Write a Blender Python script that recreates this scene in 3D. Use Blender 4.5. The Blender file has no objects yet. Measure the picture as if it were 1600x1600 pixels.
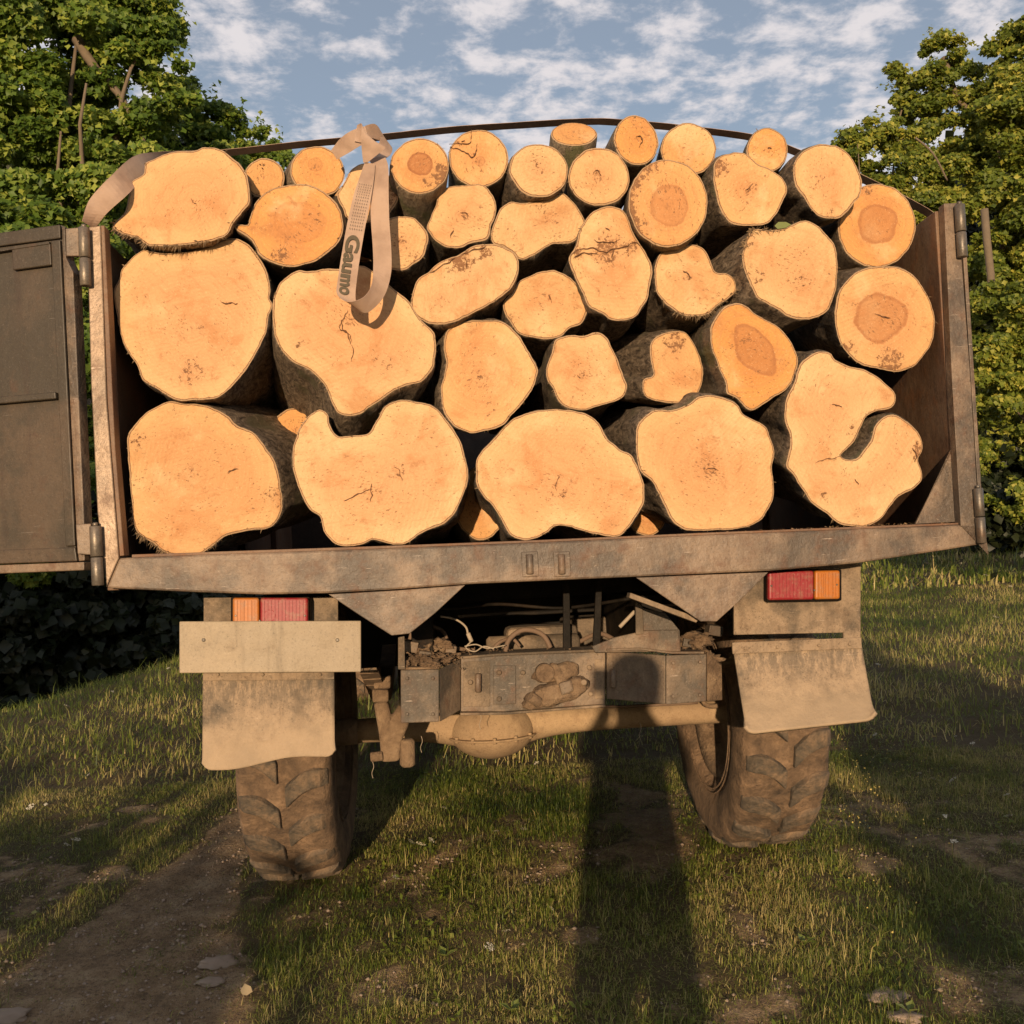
import bpy, bmesh, math, random
import numpy as np
from mathutils import Vector, Matrix, Euler, noise, geometry

random.seed(7)
rng = np.random.default_rng(7)
S = bpy.context.scene
COL = S.collection

# ------------------------------------------------------------------ camera, sky, sun, exposure
H = 1.123                                   # lens height
cam_d = bpy.data.cameras.new('camera')
cam_d.sensor_width = 36.0
cam_d.lens = 36.0
cam_d.shift_y = 50.0 / 1600.0
cam_d.clip_start = 0.02
cam_d.clip_end = 3000
cam = bpy.data.objects.new('camera', cam_d)
cam.location = (0, 0, H)
cam.rotation_euler = (math.radians(90), 0, 0)
COL.objects.link(cam)
S.camera = cam

SUN_EL = math.radians(7.6)
SUN_AZ = math.radians(5.7)                  # light travels this much to the right of the view axis
travel = Vector((math.sin(SUN_AZ) * math.cos(SUN_EL), math.cos(SUN_AZ) * math.cos(SUN_EL), -math.sin(SUN_EL)))

world = bpy.data.worlds.new('World')
S.world = world
world.use_nodes = True
wn, wl = world.node_tree.nodes, world.node_tree.links
wn.clear()
w_out = wn.new('ShaderNodeOutputWorld')
w_bg = wn.new('ShaderNodeBackground')
w_bg.inputs['Strength'].default_value = 0.125
sky = wn.new('ShaderNodeTexSky')
sky.sky_type = 'NISHITA'
sky.sun_disc = False
sky.sun_elevation = SUN_EL
sky.sun_rotation = math.radians(180) + SUN_AZ
sky.altitude = 600
sky.air_density = 1.0
sky.dust_density = 0.6
sky.ozone_density = 1.6
# clouds: a high broken sheet, found where the view direction meets a level plane overhead
tc = wn.new('ShaderNodeTexCoord')
sep = wn.new('ShaderNodeSeparateXYZ')
wl.new(tc.outputs['Generated'], sep.inputs[0])
def wmath(op, a, b=None, clamp=False):
    n = wn.new('ShaderNodeMath'); n.operation = op; n.use_clamp = clamp
    for i, s in enumerate((a, b)):
        if s is None: continue
        if isinstance(s, (int, float)): n.inputs[i].default_value = s
        else: wl.new(s, n.inputs[i])
    return n.outputs[0]
zc = wmath('ADD', wmath('MAXIMUM', sep.outputs[2], 0.0), 0.10)
cx = wmath('DIVIDE', sep.outputs[0], zc)
cy = wmath('DIVIDE', sep.outputs[1], zc)
cmb = wn.new('ShaderNodeCombineXYZ')
wl.new(cx, cmb.inputs[0]); wl.new(cy, cmb.inputs[1]); cmb.inputs[2].default_value = 5.2
def wnoise(scale, detail, rough, dist=0.0):
    n = wn.new('ShaderNodeTexNoise')
    n.inputs['Scale'].default_value = scale; n.inputs['Detail'].default_value = detail
    n.inputs['Roughness'].default_value = rough; n.inputs['Distortion'].default_value = dist
    wl.new(cmb.outputs[0], n.inputs['Vector'])
    return n.outputs['Fac']
cn = wmath('ADD', wmath('MULTIPLY', wnoise(10.0, 8, 0.60, 0.12), 0.82), wmath('MULTIPLY', wnoise(2.6, 3, 0.5), 0.24))
cr = wn.new('ShaderNodeValToRGB')
cr.color_ramp.interpolation = 'EASE'
cr.color_ramp.elements[0].position = 0.475; cr.color_ramp.elements[0].color = (0.22, 0.22, 0.22, 1)
cr.color_ramp.elements[1].position = 0.665; cr.color_ramp.elements[1].color = (1, 1, 1, 1)
wl.new(cn, cr.inputs[0])
cmix = wn.new('ShaderNodeMix'); cmix.data_type = 'RGBA'
wl.new(cr.outputs[0], cmix.inputs['Factor'])
wl.new(sky.outputs[0], cmix.inputs['A'])
cmix.inputs['B'].default_value = (6.2, 5.85, 5.95, 1)
wl.new(cmix.outputs['Result'], w_bg.inputs['Color'])
wl.new(w_bg.outputs[0], w_out.inputs[0])

sun_d = bpy.data.lights.new('sun', 'SUN')
sun_d.energy = 4.9
sun_d.angle = math.radians(0.55)
sun_d.color = (1.0, 0.73, 0.46)
sun = bpy.data.objects.new('sun', sun_d)
sun.location = (-3, -20, 12)
sun.rotation_euler = travel.to_track_quat('-Z', 'Y').to_euler()
COL.objects.link(sun)

S.render.engine = 'CYCLES'
S.view_settings.view_transform = 'Standard'
S.view_settings.look = 'None'
S.view_settings.exposure = 0.0
S.view_settings.gamma = 1.0
S.view_settings.use_curve_mapping = False
S.cycles.max_bounces = 6
S.cycles.transparent_max_bounces = 8

# ------------------------------------------------------------------ geometry helpers
CAM = Vector((0, 0, H))
def ray(u, v):
    return Vector(((u - 800) / 1600.0, 1.0, -(v - 850) / 1600.0))
def P(u, v, d):
    return CAM + ray(u, v) * d

TM = Matrix.Translation(P(852, 884, 2.97)) @ Matrix.Rotation(math.radians(4.0), 4, 'Z') @ \
     Matrix.Rotation(math.radians(-3.0), 4, 'Y') @ Matrix.Rotation(math.radians(-1.8), 4, 'X')
TI = TM.inverted()
TYA = (TM.to_3x3() @ Vector((0, 1, 0))).normalized()

def hit(u, v, p0, n):
    r = ray(u, v)
    return CAM + r * ((p0 - CAM).dot(n) / r.dot(n))
def L(u, v, y):
    """local (truck) coordinates where the sight line meets the truck plane y = const"""
    p0 = TM @ Vector((0, y, 0)); n = TM.to_3x3() @ Vector((0, 1, 0))
    return TI @ hit(u, v, p0, n)

def link(o, parent=None):
    COL.objects.link(o)
    if parent is not None: o.parent = parent
    return o
def mesh_obj(name, verts, faces, mat=None, parent=None, smooth=False):
    me = bpy.data.meshes.new(name)
    me.from_pydata([tuple(v) for v in verts], [], faces)
    me.update()
    if mat: me.materials.append(mat)
    if smooth: me.polygons.foreach_set('use_smooth', [True] * len(me.polygons))
    return link(bpy.data.objects.new(name, me), parent)
def bm_obj(name, bm, mat=None, parent=None, smooth=False):
    bmesh.ops.recalc_face_normals(bm, faces=bm.faces)
    me = bpy.data.meshes.new(name)
    bm.to_mesh(me); bm.free()
    if mat: me.materials.append(mat)
    if smooth: me.polygons.foreach_set('use_smooth', [True] * len(me.polygons))
    return link(bpy.data.objects.new(name, me), parent)
def tag(o, label=None, cat=None, group=None, kind=None):
    if label: o['label'] = label
    if cat: o['category'] = cat
    if group: o['group'] = group
    if kind: o['kind'] = kind
    return o
def empty(name, loc=(0, 0, 0), **k):
    o = bpy.data.objects.new(name, None); o.location = loc; o.empty_display_size = 0.1
    COL.objects.link(o)
    return tag(o, **k)
def bevel(o, w=0.004, seg=2, ang=35):
    m = o.modifiers.new('bevel', 'BEVEL'); m.width = w; m.segments = seg
    m.limit_method = 'ANGLE'; m.angle_limit = math.radians(ang)
    return o
def wnormal(o):
    return o

def big_mesh(name, V, F4, mat, parent=None, attrs=None, smooth=False):
    """fast mesh from numpy arrays; F4 is (n,3) or (n,4)"""
    me = bpy.data.meshes.new(name)
    nv, nf, k = len(V), len(F4), F4.shape[1]
    me.vertices.add(nv); me.vertices.foreach_set('co', np.ascontiguousarray(V, dtype=np.float32).ravel())
    me.loops.add(nf * k); me.loops.foreach_set('vertex_index', np.ascontiguousarray(F4, dtype=np.int32).ravel())
    me.polygons.add(nf)
    me.polygons.foreach_set('loop_start', np.arange(0, nf * k, k, dtype=np.int32))
    me.polygons.foreach_set('loop_total', np.full(nf, k, dtype=np.int32))
    if smooth: me.polygons.foreach_set('use_smooth', np.ones(nf, dtype=bool))
    me.update(calc_edges=True)
    for an, data in (attrs or {}).items():
        a = me.attributes.new(an, 'FLOAT', 'POINT'); a.data.foreach_set('value', np.ascontiguousarray(data, dtype=np.float32))
    me.materials.append(mat)
    return link(bpy.data.objects.new(name, me), parent)

def vnoise(x, y, seed=0):
    x = np.asarray(x, float); y = np.asarray(y, float)
    xi = np.floor(x).astype(np.int64); yi = np.floor(y).astype(np.int64)
    fx = x - xi; fy = y - yi
    fx = fx * fx * (3 - 2 * fx); fy = fy * fy * (3 - 2 * fy)
    def h(a, b):
        n = (a * 374761393 + b * 668265263 + seed * 1442695041) & 0xffffffff
        n = ((n ^ (n >> 13)) * 1274126177) & 0xffffffff
        return ((n ^ (n >> 16)) & 0xffff) / 65535.0
    return (h(xi, yi) * (1 - fx) + h(xi + 1, yi) * fx) * (1 - fy) + (h(xi, yi + 1) * (1 - fx) + h(xi + 1, yi + 1) * fx) * fy
def fbm(x, y, seed=0, o=4):
    s = 0; a = 0.5; t = 0
    for i in range(o):
        s = s + a * vnoise(np.asarray(x) * 2 ** i, np.asarray(y) * 2 ** i, seed + i); t += a; a *= 0.5
    return s / t

# ------------------------------------------------------------------ materials
def new_mat(name):
    m = bpy.data.materials.new(name); m.use_nodes = True
    nt = m.node_tree; nt.nodes.clear()
    out = nt.nodes.new('ShaderNodeOutputMaterial')
    b = nt.nodes.new('ShaderNodeBsdfPrincipled')
    nt.links.new(b.outputs[0], out.inputs[0])
    return m, nt, b, out
class NG:
    def __init__(s, nt): s.nt = nt; s.n = nt.nodes; s.l = nt.links
    def put(s, sock, v):
        if v is None: return
        if isinstance(v, bpy.types.NodeSocket): s.l.new(v, sock)
        elif isinstance(v, (tuple, list)) and len(v) == 3 and sock.type == 'RGBA': sock.default_value = (*v, 1)
        else: sock.default_value = v
    def math(s, op, a, b=None, c=None, clamp=False):
        n = s.n.new('ShaderNodeMath'); n.operation = op; n.use_clamp = clamp
        s.put(n.inputs[0], a); s.put(n.inputs[1], b); s.put(n.inputs[2], c)
        return n.outputs[0]
    def vmath(s, op, a, b=None):
        n = s.n.new('ShaderNodeVectorMath'); n.operation = op
        s.put(n.inputs[0], a); s.put(n.inputs[1], b)
        return n.outputs['Value'] if op in ('LENGTH', 'DOT_PRODUCT') else n.outputs[0]
    def noise(s, vec, scale, detail=4, rough=0.5, dist=0.0, col=False):
        n = s.n.new('ShaderNodeTexNoise')
        s.put(n.inputs['Vector'], vec); n.inputs['Scale'].default_value = scale
        n.inputs['Detail'].default_value = detail; n.inputs['Roughness'].default_value = rough
        n.inputs['Distortion'].default_value = dist
        return n.outputs['Color'] if col else n.outputs['Fac']
    def voronoi(s, vec, scale, feat='F1'):
        n = s.n.new('ShaderNodeTexVoronoi'); n.feature = feat
        s.put(n.inputs['Vector'], vec); n.inputs['Scale'].default_value = scale
        return n.outputs['Distance']
    def ramp(s, f, stops, ease=False):
        n = s.n.new('ShaderNodeValToRGB'); r = n.color_ramp
        if ease: r.interpolation = 'EASE'
        while len(r.elements) < len(stops): r.elements.new(0.5)
        for e, (p, c) in zip(r.elements, stops):
            e.position = p; e.color = (*c, 1) if isinstance(c, (tuple, list)) else (c, c, c, 1)
        s.put(n.inputs[0], f)
        return n.outputs[0]
    def mix(s, f, a, b, mode='MIX'):
        n = s.n.new('ShaderNodeMix'); n.data_type = 'RGBA'; n.blend_type = mode; n.clamp_factor = True
        s.put(n.inputs['Factor'], f); s.put(n.inputs['A'], a); s.put(n.inputs['B'], b)
        return n.outputs['Result']
    def attr(s, name):
        n = s.n.new('ShaderNodeAttribute'); n.attribute_name = name
        return n
    def coord(s, kind='Object'):
        return s.n.new('ShaderNodeTexCoord').outputs[kind]
    def mapping(s, vec, scale=(1, 1, 1), rot=(0, 0, 0)):
        n = s.n.new('ShaderNodeMapping'); s.put(n.inputs[0], vec)
        n.inputs['Scale'].default_value = scale; n.inputs['Rotation'].default_value = rot
        return n.outputs[0]
    def bump(s, h, strength=0.5, dist=0.01, normal=None):
        n = s.n.new('ShaderNodeBump'); n.inputs['Strength'].default_value = strength
        n.inputs['Distance'].default_value = dist; s.put(n.inputs['Height'], h)
        if normal: s.put(n.inputs['Normal'], normal)
        return n.outputs[0]
    def smooth(s, x, a, b):
        n = s.n.new('ShaderNodeMapRange'); n.interpolation_type = 'SMOOTHSTEP'
        s.put(n.inputs[0], x); s.put(n.inputs[1], a); s.put(n.inputs[2], b)
        return n.outputs[0]

def metal_mat(name, paint, dirt, rust, rough=0.6, rust_amt=0.5, dirt_amt=0.5, metal=0.0, scratch=0.3, bump=0.35):
    m, nt, b, out = new_mat(name); g = NG(nt)
    c = g.coord()
    n1 = g.noise(c, 3.0, 6, 0.62); n2 = g.noise(c, 14, 6, 0.65); n3 = g.noise(c, 60, 4, 0.7)
    col = g.mix(g.smooth(n1, 0.60 - 0.25 * dirt_amt, 0.70 - 0.20 * dirt_amt), paint, dirt)
    col = g.mix(g.math('MULTIPLY', g.smooth(n2, 0.60 - 0.16 * rust_amt, 0.70), 0.75), col, rust)
    col = g.mix(g.math('MULTIPLY', g.smooth(n3, 0.45, 0.75), 0.30), col, tuple(x * 0.5 for x in paint))
    sc = g.noise(g.mapping(c, (4, 40, 55), (0.3, 0.2, 0.9)), 3.0, 5, 0.75)
    pale = tuple(min(1, x * 1.3 + 0.14 * min(1, dirt[0] / 0.1)) for x in dirt)
    col = g.mix(g.math('MULTIPLY', g.smooth(sc, 0.63, 0.70), scratch), col, pale)
    sp = g.noise(c, 38, 5, 0.8)
    col = g.mix(g.math('MULTIPLY', g.smooth(sp, 0.64, 0.70), 0.55 * scratch + 0.1), col, pale)
    cl = g.noise(c, 5.5, 7, 0.72, 0.5)
    col = g.mix(g.math('MULTIPLY', g.smooth(cl, 0.52, 0.60), 0.55), col, g.mix(0.5, paint, dirt))
    fs = g.noise(c, 160, 3, 0.8)
    col = g.mix(g.math('MULTIPLY', g.smooth(fs, 0.56, 0.70), 0.22), col, pale)
    col = g.mix(g.math('MULTIPLY', g.smooth(fs, 0.44, 0.32), 0.6), col, tuple(x * 0.4 for x in paint))
    drip = g.noise(g.mapping(c, (16, 16, 1.6)), 1.0, 5, 0.7)
    col = g.mix(g.math('MULTIPLY', g.smooth(drip, 0.52, 0.72), 0.45), col, tuple(x * 0.55 for x in rust))
    if name == 'dusty_rubber_flap':
        gz_ = g.n.new('ShaderNodeSeparateXYZ'); g.put(gz_.inputs[0], g.coord('Generated')); hh_ = g.math('ADD', gz_.outputs[2], g.math('MULTIPLY', g.math('SUBTRACT', n2, 0.5), 0.5))
        spl = g.noise(g.mapping(c, (60, 60, 14)), 1.0, 5, 0.8)
        col = g.mix(g.math('MULTIPLY', g.smooth(hh_, 0.65, 0.15), 0.75), col, (0.40, 0.295, 0.19))
        col = g.mix(g.math('MULTIPLY', g.math('MULTIPLY', g.smooth(hh_, 0.45, 0.8), g.smooth(spl, 0.60, 0.42)), 0.6), col, (0.085, 0.072, 0.058))
    g.put(b.inputs['Base Color'], col)
    g.put(b.inputs['Roughness'], g.math('ADD', rough - 0.12, g.math('MULTIPLY', n2, 0.3)))
    b.inputs['Metallic'].default_value = metal
    hgt = g.math('ADD', g.math('MULTIPLY', n1, 1.2), g.math('ADD', g.math('MULTIPLY', n2, 0.5), g.math('MULTIPLY', n3, 0.22)))
    g.put(b.inputs['Normal'], g.bump(hgt, bump, 0.012))
    if name.startswith('greasy'): b.inputs['Specular IOR Level'].default_value = 0.12
    return m

M = {}
M['steel'] = metal_mat('weathered_steel', (0.085, 0.064, 0.047), (0.230, 0.160, 0.106), (0.13, 0.062, 0.032), 0.5, 0.7, 0.62, 0.0, 0.8, 0.7)
M['steel_dark'] = metal_mat('dark_painted_steel', (0.046, 0.034, 0.020), (0.085, 0.056, 0.033), (0.075, 0.038, 0.02), 0.5, 0.25, 0.45, 0.0, 0.4, 0.25)
M['rust'] = metal_mat('rusty_wall_steel', (0.14, 0.075, 0.042), (0.20, 0.12, 0.07), (0.22, 0.09, 0.035), 0.6, 0.7, 0.5, 0.0, 0.2)
M['scraped'] = metal_mat('scraped_post_steel', (0.15, 0.105, 0.07), (0.27, 0.185, 0.12), (0.13, 0.07, 0.04), 0.42, 0.5, 0.75, 0.2, 1.0, 0.6)
M['bed'] = metal_mat('shade_dark_bed_steel', (0.035, 0.022, 0.014), (0.06, 0.036, 0.022), (0.07, 0.032, 0.016), 0.8, 0.5, 0.5, 0.0, 0.02)  # rust colour darkened to paint the shade inside the load
M['hinge'] = metal_mat('hinge_steel', (0.13, 0.115, 0.095), (0.20, 0.16, 0.12), (0.14, 0.08, 0.045), 0.4, 0.3, 0.5, 0.4, 0.5)
M['dusty'] = metal_mat('dust_coated_steel', (0.105, 0.080, 0.055), (0.300, 0.215, 0.138), (0.15, 0.098, 0.06), 0.8, 0.6, 0.6, 0.0, 0.5, 0.6)
M['bumper'] = metal_mat('dusty_grey_bumper', (0.085, 0.068, 0.050), (0.225, 0.160, 0.104), (0.15, 0.08, 0.045), 0.6, 0.65, 0.70, 0.0, 0.8, 0.8)
M['rubber'] = metal_mat('dusty_rubber_flap', (0.095, 0.080, 0.062), (0.36, 0.262, 0.172), (0.24, 0.17, 0.11), 0.9, 0.55, 0.60, 0.0, 0.6, 0.9)
M['black'] = metal_mat('greasy_chassis_steel', (0.010, 0.008, 0.006), (0.026, 0.019, 0.013), (0.03, 0.018, 0.011), 0.6, 0.3, 0.35, 0.0, 0.15)  # near-black colour puts the underbody shade into the steel
M['plate'] = metal_mat('dusty_plate_paint', (0.33, 0.262, 0.178), (0.36, 0.28, 0.185), (0.24, 0.18, 0.115), 0.6, 0.1, 0.6, 0.0, 0.1, 0.1)

def mud_mat(name, a, b_, c_):
    m, nt, b, out = new_mat(name); g = NG(nt); c = g.coord()
    n1 = g.noise(c, 11, 9, 0.68, 0.4); n2 = g.noise(c, 55, 5, 0.75); n3 = g.noise(c, 2.2, 3, 0.5)
    col = g.ramp(n1, [(0.30, a), (0.50, b_), (0.68, c_)])
    col = g.mix(g.math('MULTIPLY', g.smooth(n2, 0.48, 0.70), 0.5), col, a)
    col = g.mix(g.math('MULTIPLY', g.smooth(n3, 0.5, 0.62), 0.35), col, c_)
    g.put(b.inputs['Base Color'], col); b.inputs['Roughness'].default_value = 0.95
    g.put(b.inputs['Normal'], g.bump(g.math('ADD', n1, g.math('MULTIPLY', n2, 0.5)), 1.0, 0.022))
    return m
M['tyre'] = mud_mat('muddy_tyre_rubber', (0.060, 0.042, 0.029), (0.17, 0.110, 0.066), (0.31, 0.20, 0.118))
M['lug'] = mud_mat('tyre_lug_rubber', (0.048, 0.042, 0.034), (0.115, 0.090, 0.064), (0.27, 0.18, 0.108))
M['mud'] = mud_mat('dried_mud', (0.085, 0.053, 0.031), (0.20, 0.130, 0.077), (0.33, 0.225, 0.135))

def simple(name, col, rough=0.6, var=0.25, scale=20, bump=0.2):
    m, nt, b, out = new_mat(name); g = NG(nt); c = g.coord()
    n1 = g.noise(c, scale, 5, 0.6)
    cc = g.mix(g.math('MULTIPLY', n1, var * 2), col, tuple(x * 0.5 for x in col))
    g.put(b.inputs['Base Color'], cc); b.inputs['Roughness'].default_value = rough
    g.put(b.inputs['Normal'], g.bump(n1, bump, 0.005))
    return m
def lens_mat(name, col):
    m, nt, b, out = new_mat(name); g = NG(nt); c = g.coord()
    v = g.voronoi(c, 150); n = g.noise(c, 30, 5, 0.7); n2 = g.noise(c, 95, 3, 0.7)
    cc = g.mix(g.math('MULTIPLY', g.smooth(n, 0.46, 0.68), 0.5), col, (0.26, 0.16, 0.10))
    cc = g.mix(g.math('MULTIPLY', g.smooth(n2, 0.60, 0.7), 0.3), cc, (0.42, 0.28, 0.20))
    g.put(b.inputs['Base Color'], cc); b.inputs['Roughness'].default_value = 0.5
    g.put(b.inputs['Normal'], g.bump(v, 0.10, 0.002))
    return m
M['red'] = lens_mat('red_lens', (0.26, 0.010, 0.016))
M['orange'] = lens_mat('orange_lens', (0.42, 0.13, 0.010))
M['cable'] = simple('pale_cable', (0.42, 0.34, 0.25), 0.7)
M['hose'] = simple('dusty_hose', (0.20, 0.13, 0.085), 0.8)
M['skin'] = simple('skin', (0.45, 0.28, 0.2), 0.5)
M['cloth'] = simple('dark_cloth', (0.05, 0.055, 0.08), 0.9)
M['phone'] = simple('phone_black', (0.02, 0.02, 0.02), 0.3)
M['letter'] = simple('strap_print', (0.12, 0.095, 0.06), 0.9, 0.3, 300)

# webbing of the strap
def strap_mat():
    m, nt, b, out = new_mat('woven_strap'); g = NG(nt); c = g.coord()
    n1 = g.noise(c, 9, 5, 0.6)
    w = g.n.new('ShaderNodeTexWave'); w.inputs['Scale'].default_value = 160; w.inputs['Distortion'].default_value = 0.6
    g.put(w.inputs['Vector'], c); w.bands_direction = 'Z'
    col = g.ramp(n1, [(0.3, (0.30, 0.20, 0.145)), (0.55, (0.46, 0.32, 0.235)), (0.8, (0.50, 0.37, 0.28))])
    col = g.mix(g.math('MULTIPLY', w.outputs['Fac'], 0.15), col, (0.25, 0.16, 0.11))
    g.put(b.inputs['Base Color'], col); b.inputs['Roughness'].default_value = 0.85
    g.put(b.inputs['Normal'], g.bump(w.outputs['Fac'], 0.2, 0.001))
    return m
M['strap'] = strap_mat()

# cut wood
def wood_mat():
    m, nt, b, out = new_mat('fresh_cut_wood'); g = NG(nt)
    pc = g.attr('pc').outputs['Vector']; hc = g.attr('hc').outputs['Vector']
    edge = g.attr('edge').outputs['Fac']; tone = g.attr('tone').outputs['Fac']; hd = g.attr('hdark').outputs['Fac']
    nA = g.noise(pc, 4.0, 4, 0.55); nB = g.noise(pc, 15, 6, 0.62); nC = g.noise(pc, 70, 4, 0.7)
    pale = g.mix(nA, (0.655, 0.450, 0.235), (0.630, 0.385, 0.185))
    rich = g.mix(nA, (0.640, 0.325, 0.105), (0.590, 0.270, 0.078))
    col = g.mix(tone, pale, rich)
    # pinker centre, paler towards the edge (sapwood)
    ed = g.math('ADD', edge, g.math('MULTIPLY', g.math('SUBTRACT', nB, 0.5), 0.02))
    inner = g.smooth(ed, 0.015, 0.085)
    col = g.mix(g.math('MULTIPLY', inner, 0.70), col, g.mix(tone, (0.620, 0.325, 0.155), (0.560, 0.230, 0.070)))
    # growth rings
    flat = g.vmath('MULTIPLY', pc, (1, 1, 0))
    r = g.math('ADD', g.vmath('LENGTH', flat), g.math('ADD', g.math('MULTIPLY', nA, 0.09), g.math('MULTIPLY', nB, 0.012)))
    ring = g.math('SINE', g.math('MULTIPLY', r, 620.0))
    ring2 = g.math('SINE', g.math('MULTIPLY', r, 150.0))
    col = g.mix(g.math('MULTIPLY', g.smooth(ring, 0.2, 1.0), g.math('ADD', 0.07, g.math('MULTIPLY', tone, 0.10))), col, (0.40, 0.20, 0.08))
    col = g.mix(g.math('MULTIPLY', g.smooth(ring2, 0.5, 1.0), g.math('ADD', 0.10, g.math('MULTIPLY', tone, 0.12))), col, (0.45, 0.22, 0.09))
    # saw marks: shallow arcs
    sv = g.mapping(pc, (1, 1, 1), (0, 0, 0.5))
    sw = g.n.new('ShaderNodeTexWave'); sw.inputs['Scale'].default_value = 26; sw.inputs['Distortion'].default_value = 2.5
    sw.inputs['Detail'].default_value = 3; sw.inputs['Detail Scale'].default_value = 0.6; g.put(sw.inputs['Vector'], sv)
    patch = g.smooth(g.noise(pc, 2.6, 2, 0.5), 0.45, 0.62)
    col = g.mix(g.math('MULTIPLY', g.math('MULTIPLY', sw.outputs['Fac'], patch), 0.12), col, (0.42, 0.22, 0.10))
    streak = g.noise(g.mapping(pc, (6, 60, 1), (0, 0, 0.9)), 2.0, 5, 0.7)
    col = g.mix(g.math('MULTIPLY', g.smooth(streak, 0.52, 0.72), 0.34), col, (0.42, 0.20, 0.09))
    blot = g.noise(pc, 8.0, 5, 0.65, 0.4)
    col = g.mix(g.math('MULTIPLY', g.smooth(blot, 0.50, 0.70), 0.62), col, (0.46, 0.20, 0.075))
    bl2 = g.noise(g.vmath('ADD', pc, (3, 1, 4)), 5.5, 5, 0.6, 0.3)
    col = g.mix(g.math('MULTIPLY', g.smooth(bl2, 0.52, 0.74), 0.6), col, (0.72, 0.52, 0.28))
    sm = g.noise(g.vmath('ADD', pc, (7, 2, 1)), 22.0, 6, 0.72, 0.8)
    col = g.mix(g.math('MULTIPLY', g.smooth(sm, 0.56, 0.72), 0.60), col, (0.36, 0.155, 0.06))
    hair = g.noise(g.mapping(pc, (14, 150, 1), (0, 0, -0.6)), 2.2, 4, 0.75)
    col = g.mix(g.math('MULTIPLY', g.math('MULTIPLY', g.smooth(hair, 0.60, 0.68), g.smooth(blot, 0.42, 0.56)), 0.45), col, (0.35, 0.16, 0.07))
    # heartwood stain with a darker rim
    hl = g.math('ADD', g.vmath('LENGTH', g.vmath('MULTIPLY', hc, (1, 1, 0))), g.math('MULTIPLY', g.math('SUBTRACT', g.noise(pc, 13, 4, 0.5), 0.5), 0.75))
    hin = g.smooth(hl, 1.06, 0.96)
    rim = g.math('MULTIPLY', g.smooth(hl, 0.80, 0.97), g.smooth(hl, 1.08, 0.99))
    hcol = g.mix(g.noise(pc, 28, 5, 0.7), (0.52, 0.235, 0.09), (0.33, 0.125, 0.045))
    hring = g.smooth(g.math('SINE', g.math('MULTIPLY', hl, 16.0)), 0.3, 1.0)
    hcol = g.mix(g.math('MULTIPLY', hring, 0.35), hcol, (0.36, 0.15, 0.06))
    col = g.mix(g.math('MULTIPLY', hin, hd), col, hcol)
    col = g.mix(g.math('MULTIPLY', g.math('MULTIPLY', rim, hd), 0.75), col, (0.30, 0.115, 0.045))
    # pores, sawdust flecks and little checks, thickest round the pith
    near = g.smooth(r, 0.15, 0.01)
    fl = g.noise(g.mapping(pc, (1, 2.2, 1), (0, 0, 1.1)), 95, 3, 0.65)
    pt = g.math('SUBTRACT', 0.632, g.math('MULTIPLY', near, 0.070))
    fleck = g.smooth(fl, pt, g.math('ADD', pt, 0.03))
    gate = g.smooth(g.noise(pc, 11, 3, 0.6), 0.47, 0.56)
    col = g.mix(g.math('MULTIPLY', g.math('MULTIPLY', fleck, gate), 0.8), col, (0.22, 0.11, 0.05))
    pith = g.smooth(g.math('ADD', g.vmath('LENGTH', g.vmath('MULTIPLY', flat, (1, 2.2, 1))), g.math('MULTIPLY', nC, 0.012)), 0.014, 0.008)
    col = g.mix(g.math('MULTIPLY', pith, 0.65), col, (0.32, 0.15, 0.07))
    # rough torn band on some logs is carried by 'dirty'
    dirty = g.attr('dirty').outputs['Fac']
    dn = g.math('MULTIPLY', g.smooth(g.math('ADD', g.noise(pc, 60, 5, 0.8), g.math('MULTIPLY', dirty, 0.20)), 0.63, 0.69), g.smooth(dirty, 0.03, 0.35))
    col = g.mix(dn, col, (0.13, 0.062, 0.028))
    col = g.mix(g.math('MULTIPLY', dirty, 0.35), col, (0.45, 0.22, 0.10))
    # thin edge: pale, then a dark line, then the bark
    en = g.math('ADD', g.math('DIVIDE', edge, g.math('ADD', 0.35, g.math('MULTIPLY', g.noise(pc, 9, 3, 0.6), 1.75))), g.math('MULTIPLY', g.math('SUBTRACT', nC, 0.5), 0.0040))
    col = g.mix(g.smooth(en, 0.0046, 0.0036), col, (0.15, 0.075, 0.035))
    col = g.mix(g.smooth(en, 0.0030, 0.0022), col, (0.42, 0.27, 0.15))
    dust = g.noise(pc, 210, 3, 0.75)
    col = g.mix(g.math('MULTIPLY', g.smooth(dust, 0.60, 0.68), 0.35), col, (0.85, 0.62, 0.36))
    col = g.mix(g.math('MULTIPLY', g.smooth(dust, 0.40, 0.33), 0.40), col, (0.40, 0.19, 0.08))
    g.put(b.inputs['Base Color'], col)
    b.inputs['Roughness'].default_value = 0.78
    b.inputs['Specular IOR Level'].default_value = 0.25
    hgt = g.math('ADD', g.math('MULTIPLY', g.math('MULTIPLY', sw.outputs['Fac'], patch), 0.22), g.math('ADD', g.math('MULTIPLY', nB, 0.8), g.math('MULTIPLY', nC, 0.35)))
    hgt = g.math('SUBTRACT', hgt, g.math('MULTIPLY', fleck, 0.5))
    g.put(b.inputs['Normal'], g.bump(hgt, 0.6, 0.0035))
    return m
M['wood'] = wood_mat()

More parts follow.
